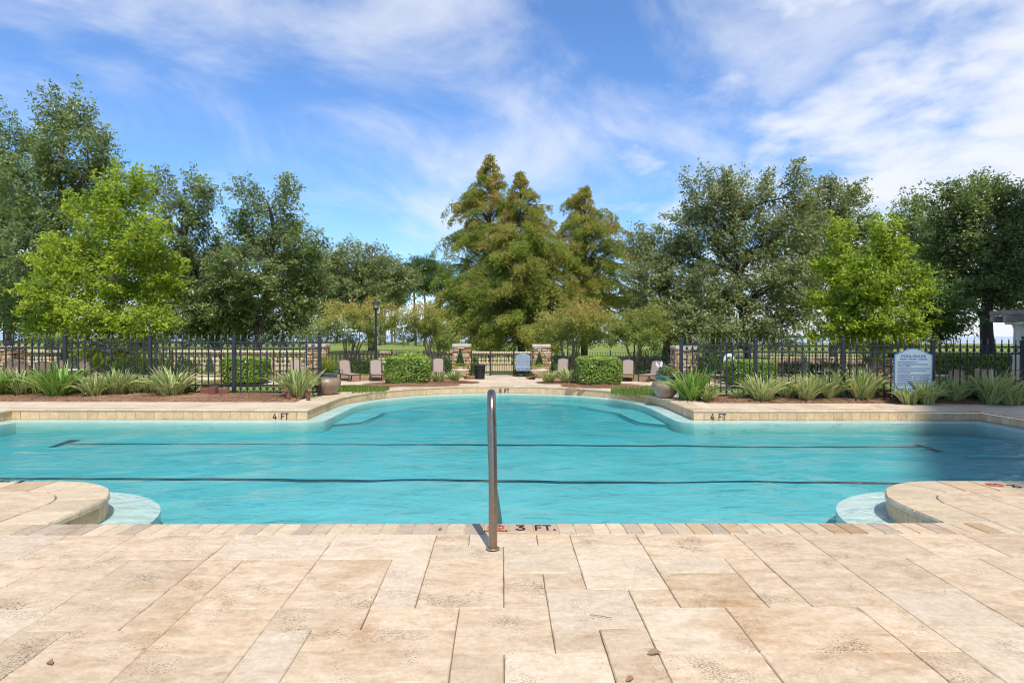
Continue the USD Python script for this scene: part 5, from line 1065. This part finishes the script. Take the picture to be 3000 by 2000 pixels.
def arch_panel(w, h, rise, t=0.02, n=9):
    x = np.linspace(-w / 2, w / 2, n); top = h + rise * (1 - (2 * x / w) ** 2); P = []
    for y in (-t / 2, t / 2): P.append(np.stack([x, x * 0 + y, x * 0], 1)); P.append(np.stack([x, x * 0 + y, top], 1))
    v = np.vstack(P); k = np.arange(n - 1); f = [np.stack([k, k + 1, n + k + 1, n + k], 1), np.stack([2 * n + k + 1, 2 * n + k, 3 * n + k, 3 * n + k + 1], 1), np.stack([n + k, n + k + 1, 3 * n + k + 1, 3 * n + k], 1)]
    return v, np.vstack(f)


def rx_(m, a, off):
    v, f = (m.vertices, m.faces) if hasattr(m, 'vertices') else m; v = np.asarray(v) @ np.array([[1, 0, 0], [0, math.cos(a), math.sin(a)], [0, -math.sin(a), math.cos(a)]]) + np.array(off); return v, f


def lounger(label, c, rz):                       # foot end towards -y
    t = thing('pool_lounger', label, 'lounger', c, rz, LG); bl = 0.42; ba = -0.28
    obj('seat_sling', cbx((0, -0.42, 0.235), (0.36, 0.84, 0.03), 0.01), SLING, t)
    obj('back_sling', rx_(arch_panel(0.36, bl, 0.045), ba, (0, 0.0, 0.25)), SLING, t)
    arch = [(x, 0, bl + 0.045 * (1 - (2 * x / 0.4) ** 2)) for x in np.linspace(-0.2, 0.2, 9)]; obj('back_frame', rx_(tube([(-0.2, 0, -0.04)] + arch + [(0.2, 0, -0.04)], 0.014, 6), ba, (0, 0, 0.25)), FRAME, t)
    obj('seat_frame', cat([bx((s * 0.2, -0.38, 0.225), (0.032, 1.0, 0.036)) for s in (-1, 1)] + [bx((0, -0.875, 0.225), (0.42, 0.032, 0.036))]), FRAME, t)
    for s in (-1, 1):
        for y in (-0.8, -0.05): obj('leg', bx((s * 0.2, y, 0.105), (0.03, 0.034, 0.21)), FRAME, t)
        obj('arm', tube([(s * 0.215, -0.32, 0.22), (s * 0.22, -0.3, 0.36), (s * 0.22, -0.1, 0.375), (s * 0.21, 0.02, 0.33)], 0.013, 6), FRAME, t)
    return t


def place(px, pyb): return G(px, pyb)


l0 = lounger('sling lounger right behind the left round pot, foot end to the right', place(1012, 1113), 0.62)
for px, py, rz, lab in [(1101, 1112, 0.25, 'sling lounger at the left side of the left square hedge'), (1284, 1104, 0.12, 'upright sling lounger between the left hedge and the left urn'), (1648, 1104, -0.3, 'upright sling lounger between the right urn and the right hedge'), (1840, 1110, -0.2, 'sling lounger at the right side of the right square hedge'), (1920, 1115, -0.75, 'sling lounger behind the right round pot, foot end to the left'), (781, 1110, -0.25, 'sling lounger just right of the hedge behind the left fence'), (868, 1110, 0.45, 'sling lounger behind the last panel of the left fence'), (2130, 1116, -0.9, 'lounger of which the foot end shows under the white ring')]: dup(l0, place(px, py), rz, None, lab)


def side_table(label, c, w, h, top, nm='side_table', legs=IRONBR, round_=False):
    t = thing(nm, label, 'table', c); obj('tabletop', lathe([(0, h - 0.03), (w / 2 - 0.01, h - 0.03), (w / 2, h - 0.015), (w / 2 - 0.01, h), (0, h)], 28) if round_ else cbx((0, 0, h - 0.015), (w, w * 0.8, 0.03), 0.008), top, t)
    for s in (-1, 1):
        for q in (-1, 1): obj('leg', tube([(s * w * 0.36, q * w * 0.3, 0), (s * w * 0.36, q * w * 0.3, h - 0.03)], 0.013, 6), legs, t)
    return t


side_table('small dark side table between the two loungers behind the left fence', place(828, 1112), 0.46, 0.33, FRAME)
TOPS = plain('pale_tabletop', (0.50, 0.42, 0.34), 0.6, 0.15, 8); PSL = plain('mauve_brown_sling', (0.27, 0.17, 0.14), 0.7, 0.15, 60); PSR = plain('salmon_tan_sling', (0.55, 0.36, 0.27), 0.7, 0.12, 60); PFR = plain('rose_brown_frame', (0.34, 0.2, 0.155), 0.5, 0.15, 12)


def patio_chair(label, c, rz, sl, fr, group, s=1.0):          # seen from behind when rz = 0 (the back is towards -y)
    t = thing('patio_chair', label, 'chair', c, rz, group, s); obj('seat', cbx((0, 0.22, 0.33), (0.44, 0.42, 0.04), 0.012), sl, t); obj('backrest', rx_(arch_panel(0.42, 0.36, 0.05), 0.16, (0, 0, 0.33)), sl, t)
    arch = [(x, 0, 0.37 + 0.05 * (1 - (2 * x / 0.46) ** 2)) for x in np.linspace(-0.23, 0.23, 9)]; obj('back_frame', rx_(tube([(-0.23, 0, -0.05)] + arch + [(0.23, 0, -0.05)], 0.015, 6), 0.16, (0, 0, 0.33)), fr, t)
    for sx in (-1, 1):
        for y in (0.02, 0.42): obj('leg', tube([(sx * 0.22, y, 0), (sx * 0.22, y, 0.33)], 0.015, 6), fr, t)
        obj('armrest', tube([(sx * 0.235, -0.02, 0.5), (sx * 0.245, 0.2, 0.51), (sx * 0.24, 0.42, 0.48), (sx * 0.225, 0.43, 0.33)], 0.014, 6), fr, t)
    return t


GL, GR_ = 'brown patio chairs behind the left fence', 'salmon patio chairs behind the right fence'
p0 = patio_chair('brown patio chair with its back to the left fence, nearest one', place(67, 1142), 0.05, PSL, FRAME, GL, 1.0)
for px, py, rz, lab in [(40, 1128, 0.5, 'brown patio chair half hidden behind the nearest brown chair'), (131, 1130, 0.0, 'brown patio chair in front of the dark tree trunk, left'), (175, 1124, 2.6, 'brown patio chair facing the fence beside the table, left'), (252, 1128, -0.35, 'brown patio chair turned sideways right of the left fence post')]: dup(p0, place(px, py), rz, 1.0, lab)
q0 = patio_chair('salmon patio chair nearest the pool rules sign', place(2797, 1160), 0.1, PSR, PFR, GR_, 0.95)
for px, py, rz, lab in [(2722, 1158, 1.4, 'salmon patio chair seen edge-on beside the pool rules sign'), (2856, 1155, 0.6, 'salmon patio chair turned sideways, middle of the right group'), (2890, 1158, -0.1, 'salmon patio chair third from the pool rules sign'), (2990, 1162, -1.3, 'salmon patio chair at the last post of the right fence')]: dup(q0, place(px, py), rz, 0.95, lab)
side_table('round patio table among the brown chairs on the left', place(200, 1130), 1.0, 0.5, TOPS, 'patio_table', FRAME, True)
side_table('round patio table left of the salmon chairs', place(2752, 1150), 0.75, 0.5, TOPS, 'patio_table', PFR, True); side_table('round patio table between salmon chairs at the right end', place(2942, 1160), 0.8, 0.48, TOPS, 'patio_table', PFR, True)

# ------------------------------------------------------------------ trash can, lamp post, signs, lights, ring, flag
c = place(1405.5, 1110); t = thing('trash_can', 'black slatted metal trash can left of the gate', 'trash can', c); BLK = plain('black_metal', (0.02, 0.021, 0.024), 0.4, 0.3, 20)
obj('liner', lathe([(0, 0.02), (0.15, 0.02), (0.165, 0.44), (0.0, 0.44)], 20), IRON, t)
for i in range(22): a = i * 2 * math.pi / 22; obj('slat', tube([(0.165 * math.cos(a), 0.165 * math.sin(a), 0.03), (0.185 * math.cos(a), 0.185 * math.sin(a), 0.45)], 0.011, 4), BLK, t)
for z, r in ((0.035, 0.176), (0.4, 0.193)): obj('hoop', lathe([(r - 0.012, z - 0.02), (r + 0.006, z - 0.02), (r + 0.006, z + 0.02), (r - 0.012, z + 0.02)], 28), BLK, t, smooth=40)
obj('lid', lathe([(0.11, 0.44), (0.2, 0.45), (0.215, 0.47), (0.21, 0.5), (0.15, 0.53), (0.11, 0.525), (0.1, 0.47)], 28), BLK, t, smooth=50)

D = 25.6; t = thing('lamp_post', 'tall black lamp post with a lantern among the left crape myrtles', 'lamp post', (X(1101, D), D, 0)); zl = at(1101, 880, D)[2]
obj('pole', lathe([(0.11, 0), (0.11, 0.08), (0.075, 0.14), (0.07, 0.7), (0.045, 0.78), (0.04, zl - 0.4), (0.06, zl - 0.37)], 14), IRON, t, smooth=40)
LAMPG = mat('lamp_glass', {'p': ('principled_bsdf', {'base_color': (0.35, 0.33, 0.3), 'roughness': 0.15})}, []); ln = obj('lantern', lathe([(0.06, zl - 0.37), (0.11, zl - 0.34), (0.12, zl - 0.3)], 8), IRON, t)
obj('glass', lathe([(0.1, zl - 0.31), (0.13, zl - 0.14)], 8), LAMPG, ln); obj('roof', lathe([(0.13, zl - 0.14), (0.18, zl - 0.13), (0.17, zl - 0.1), (0.07, zl - 0.03), (0.03, zl - 0.01), (0.015, zl + 0.03), (0, zl + 0.035)], 8), IRON, t)
for i in range(4): a = math.pi / 4 + i * math.pi / 2; obj('lantern_rib', tube([(0.105 * math.cos(a), 0.105 * math.sin(a), zl - 0.3), (0.135 * math.cos(a), 0.135 * math.sin(a), zl - 0.14)], 0.008, 4), IRON, ln)

SIGNB = plain('pale_blue_sign', (0.28, 0.36, 0.40), 0.45, 0.08, 3); SIGNE = plain('sign_edge_blue', (0.12, 0.22, 0.42), 0.5, 0.1)


def sign_board(t, w, hs, hp, m=SIGNB, e=SIGNE, y=0.0):
    n = 25; x = np.linspace(-w / 2, w / 2, n); prof = hs + hp * np.cos(x / (w / 2) * math.pi / 2) ** 1.5
    P = Polygon([(-w / 2, 0)] + [(w / 2, 0)] + list(zip(x[::-1], prof[::-1])))

    def up(p, d, yo): m_ = slab(p, 0, d); v = m_[0]; return np.column_stack([v[:, 0], yo - v[:, 2], v[:, 1]]), m_[1]
    obj('edge_trim', up(P.difference(P.buffer(-0.012)), 0.036, y), e, t); obj('board', up(P.buffer(-0.0125), 0.03, y), m, t)


Ds = 14.75; cx = X(2674, Ds); zb = at(2674, 1152, Ds)[2]; w = 108 * Ds / F; hs = at(2674, 1038, Ds)[2] - zb; hp = at(2674, 1020, Ds)[2] - zb - hs
t = thing('pool_rules_sign', 'pale blue arched sign of pool rules in front of the right fence', 'sign', (cx, Ds, zb), -0.06); sign_board(t, w, hs, hp)
for s in (-1, 1): obj('post', bx((s * w * 0.3, 0.025, (hs - zb) / 2 - zb / 2 - 0.02), (0.04, 0.04, hs + zb)), IRON, t)
yy = -0.0302; scale_w = w * 0.9
for tx, hgt, zr, ww, cm in [('POOL RULES', 0.052, 0.93, 0.66, 1), ('HOURS - 9:30 AM - 10:30 PM', 0.034, 0.862, 0.72, 1)] + [(s_, 0.021, z_, w_, 0) for s_, z_, w_ in [('- SHOWER BEFORE ENTERING POOL', 0.79, 0.55), ('- NO GLASS CONTAINERS OR ANIMALS WITHIN THE FENCED', 0.735, 0.82), ('  POOL AREA', 0.69, 0.34), ('- COMMERCIALLY BOTTLED WATER IN PLASTIC BOTTLES', 0.63, 0.88), ('  IS ALLOWED ON THE POOL WET DECK FOR POOL', 0.575, 0.78), ('  PATRON HYDRATION', 0.525, 0.34), ('- CHILDREN UNDER 12 MUST HAVE ADULT SUPERVISION', 0.46, 0.9), ('- NO LIFEGUARD PRESENT - SWIM AT YOUR OWN RISK', 0.41, 0.86), ('- DO NOT SWALLOW POOL WATER - IT IS RECIRCULATED', 0.36, 0.9), ('- DO NOT USE POOL IF YOU ARE ILL WITH DIARRHEA', 0.31, 0.84), ('- FOOD AND BEVERAGES ARE PROHIBITED IN THE POOL', 0.255, 0.88), ('  AND ON THE POOL WET DECK AREA', 0.21, 0.58)]]:
    letters(tx, hgt, BLUEINK, t, (0 if cm else -w * 0.45, yy, hs * zr), flat=False, center=bool(cm), width=w * ww, bold=True)
letters('NO DIVING', 0.06, BLUEINK, t, (0, yy, hs * 0.07), flat=False, center=True, width=w * 0.8)
Dg = 23.9; cx = X(1532.5, Dg); zb = at(1532, 1086, Dg)[2]; w = 41 * Dg / F; hs = at(1532, 1040, Dg)[2] - zb; hp = at(1532, 1033, Dg)[2] - zb - hs
t = thing('gate_sign', 'small pale blue arched sign beside the gate', 'sign', (cx, Dg, zb)); sign_board(t, w, hs, hp)
for s in (-1, 1): obj('post', bx((s * w * 0.3, 0.03, (hs - zb) / 2), (0.04, 0.03, hs + zb)), IRON, t)
letters('NO DIVING', 0.07, BLUEINK, t, (0, yy, hs * 0.06), flat=False, center=True, width=w * 0.86)
for k, (tx, ww) in enumerate([('POOL HOURS', 0.6), ('9:30 AM - 10:30 PM', 0.7), ('NO LIFEGUARD PRESENT', 0.8), ('SWIM AT YOUR OWN RISK', 0.84), ('SHOWER BEFORE ENTERING', 0.86), ('NO GLASS CONTAINERS', 0.78), ('NO ANIMALS IN POOL AREA', 0.84)]): letters(tx, 0.02, BLUEINK, t, (0, yy, hs * (0.93 - 0.1 * k)), flat=False, center=True, width=w * ww, bold=False)

BROWN = plain('oxide_brown_metal', (0.17, 0.065, 0.045), 0.6, 0.25, 15)


def lightbox(label, px, pyb, w, h, rz, kind=0):
    c = G(px, pyb); t = thing('landscape_light', label, 'light', c, rz)
    if kind == 0: obj('housing', cbx((0, 0, h / 2), (w, w * 0.85, h), 0.008), BROWN, t); obj('cap', cbx((0, 0.02, h + 0.012), (w * 0.92, w * 0.75, 0.024), 0.006), BROWN, t)
    else: obj('housing', tube([(0, 0, 0), (0, 0, h * 0.6), (kind * w * 0.2, 0, h * 0.95)], w / 2, 14), BROWN, t, smooth=40); obj('hood', tube([(kind * w * 0.2, 0, h * 0.9), (kind * w * 0.5, -0.05, h * 1.12)], w * 0.58, 14), BROWN, t, smooth=40)
    return t


lightbox('square brown landscape light box, left one of three', 602, 1160, 0.21, 0.2, 0.08); lightbox('taller brown landscape light box, middle one of three', 626, 1161, 0.19, 0.235, -0.25); lightbox('brown landscape light box turned to show its side, right one of three', 656, 1163, 0.2, 0.21, 0.4)
lightbox('brown tube light at the left foot of the flax by the left end post', 845, 1172, 0.1, 0.22, 0, -1); lightbox('brown tube light at the right foot of the flax by the left end post', 903, 1173, 0.09, 0.24, 0, 1)
lightbox('dark brown box light just left of the pool rules sign', 2597, 1170, 0.16, 0.2, 0.2); lightbox('dark brown drum light under the left corner of the pool rules sign', 2628, 1172, 0.2, 0.19, 0, 0.3); lightbox('little reddish light in the gap of the right bed', 2105, 1166, 0.05, 0.11, 0, 0.5)
WHT = plain('white_ring_plastic', (0.75, 0.73, 0.68), 0.5, 0.08, 12); D = 21.5; t = thing('life_ring', 'white life ring hung on a post beside the square hedge, behind the right fence', 'life ring', (X(2133, D), D, 0)); zc = at(2133, 1057, D)[2]
r = trimesh.creation.torus(0.165, 0.062, 28, 12); r.apply_scale([0.85, 1.15, 1]); r.apply_transform(trimesh.transformations.rotation_matrix(math.pi / 2, [1, 0, 0])); r.apply_translation([0, -0.08, zc]); obj('ring', r, WHT, t, True); obj('post', bx((0, 0.02, zc / 2 + 0.1), (0.06, 0.06, zc + 0.2)), WOOD, t)
for a in (0.8, 2.4, 3.9, 5.5): obj('rope_band', bx((0.165 * 0.85 * math.cos(a), -0.08, zc + 0.165 * 1.15 * math.sin(a)), (0.05, 0.135, 0.13)), plain(f'rope_band_{int(a * 10)}', (0.6, 0.58, 0.52)), t)
D = 62; t = thing('red_flag', 'small red flag on a thin pole on the lawn by the bay', 'flag', (X(2131, D), D, -0.1)); zt = at(2137, 1001, D)[2] + 0.1; obj('pole', tube([(0, 0, 0), (0, 0, zt)], 0.018, 6), WHT, t); obj('flag', cat([(np.array([[x, 0.04 * math.sin(x * 9), zt - z] for x in np.linspace(0.02, 0.4, 6) for z in (0.0, 0.36)]), np.array([[2 * i, 2 * i + 2, 2 * i + 3, 2 * i + 1] for i in range(5)]))]), REDINK, t)

# pond beyond the right fence
pond = Point(0, 0).buffer(1, 24); pond = shapely.affinity.translate(shapely.affinity.scale(pond, 4.6, 3.0), X(2430, 29.5), 29.3)
tag(obj('pond', sheet(pond, -0.03 + 0.06), mat('pond_water', {'g': ('geometry', {}), 'n': ('noise_texture', {'scale': 4.0, 'detail': 3.0}), 'b': ('bump', {'strength': 0.15, 'distance': 0.05}), 'p': ('principled_bsdf', {'base_color': (0.16, 0.16, 0.06), 'roughness': 0.08})}, [('g.position', 'n.vector'), ('n.fac', 'b.height'), ('b.normal', 'p.normal')])), kind='structure')
t = thing('rock_bank', 'low brown rock bank along the pond beyond the right fence', 'wall', (X(2430, 32.6), 32.6, 0)); rs = RS(900)
for i in range(46): s = rs.uniform(0.2, 0.34); obj('rock', (lambda m: (m.vertices * np.array([s, s * 0.7, s * 0.6]) * (1 + RS(i).normal(size=m.vertices.shape) * 0.08) + np.array([-4.6 + 9.2 * i / 45, rs.uniform(-0.1, 0.1), 0.12 + rs.uniform(0, 0.14)]), m.faces))(trimesh.creation.icosphere(1)), plain(f'bank_rock_{i % 3}', ((0.2, 0.13, 0.09), (0.26, 0.17, 0.12), (0.16, 0.11, 0.08))[i % 3], 0.9, 0.35, 6) if i < 3 else f'/World/Looks/bank_rock_{i % 3}', t)

# litter on the near deck
LEAFB = plain('dry_leaf', (0.26, 0.155, 0.08), 0.8, 0.3, 60)


def litter(label, px, py, L, rz, curl=0.012, nm='dry_leaf', cat_='leaf'):
    c = G(px, py); y = (H + SLOPE * V0) / ((H - 0) / c[1] + SLOPE); c = np.array([c[0] * y / c[1], y, -SLOPE * max(V0 - y, 0) + 0.004]); t_ = np.linspace(0, 1, 7); w = L * 0.22 * np.sin(np.pi * t_ ** 0.8) if nm != 'twig' else 0.0022 + 0 * t_; x = (t_ - 0.5) * L
    v = np.vstack([np.column_stack([x, s * w, curl * (s * s) * np.sin(np.pi * t_) * (1 + 0.5 * s) + curl * 0.5 * t_]) for s in (-1, 0, 1)]) if nm != 'twig' else None
    m = (v, np.vstack([np.array([[r * 7 + i, r * 7 + i + 1, (r + 1) * 7 + i + 1, (r + 1) * 7 + i] for i in range(6)]) for r in (0, 1)])) if nm != 'twig' else tube(np.column_stack([x, 0.03 * L * np.sin(t_ * 5), 0.003 + t_ * 0.004]), 0.0022, 5)
    tag(obj(nm, m, LEAFB, loc=c, rz=rz), label, cat_)


litter('curled dry leaf on the deck right of the middle', 1917, 1916, 0.08, 0.1, 0.012); litter('thin dry twig on a pale deck tile', 1760, 1808, 0.13, -0.35, nm='twig', cat_='twig'); litter('small dry leaf near the lower edge, right of the middle', 1846, 1994, 0.05, 0.4); litter('dark scrap of leaf on the deck at the lower left', 146, 1945, 0.06, -0.6); litter('small dark leaf on a tile left of the middle', 1290, 1552, 0.04, 0.2)
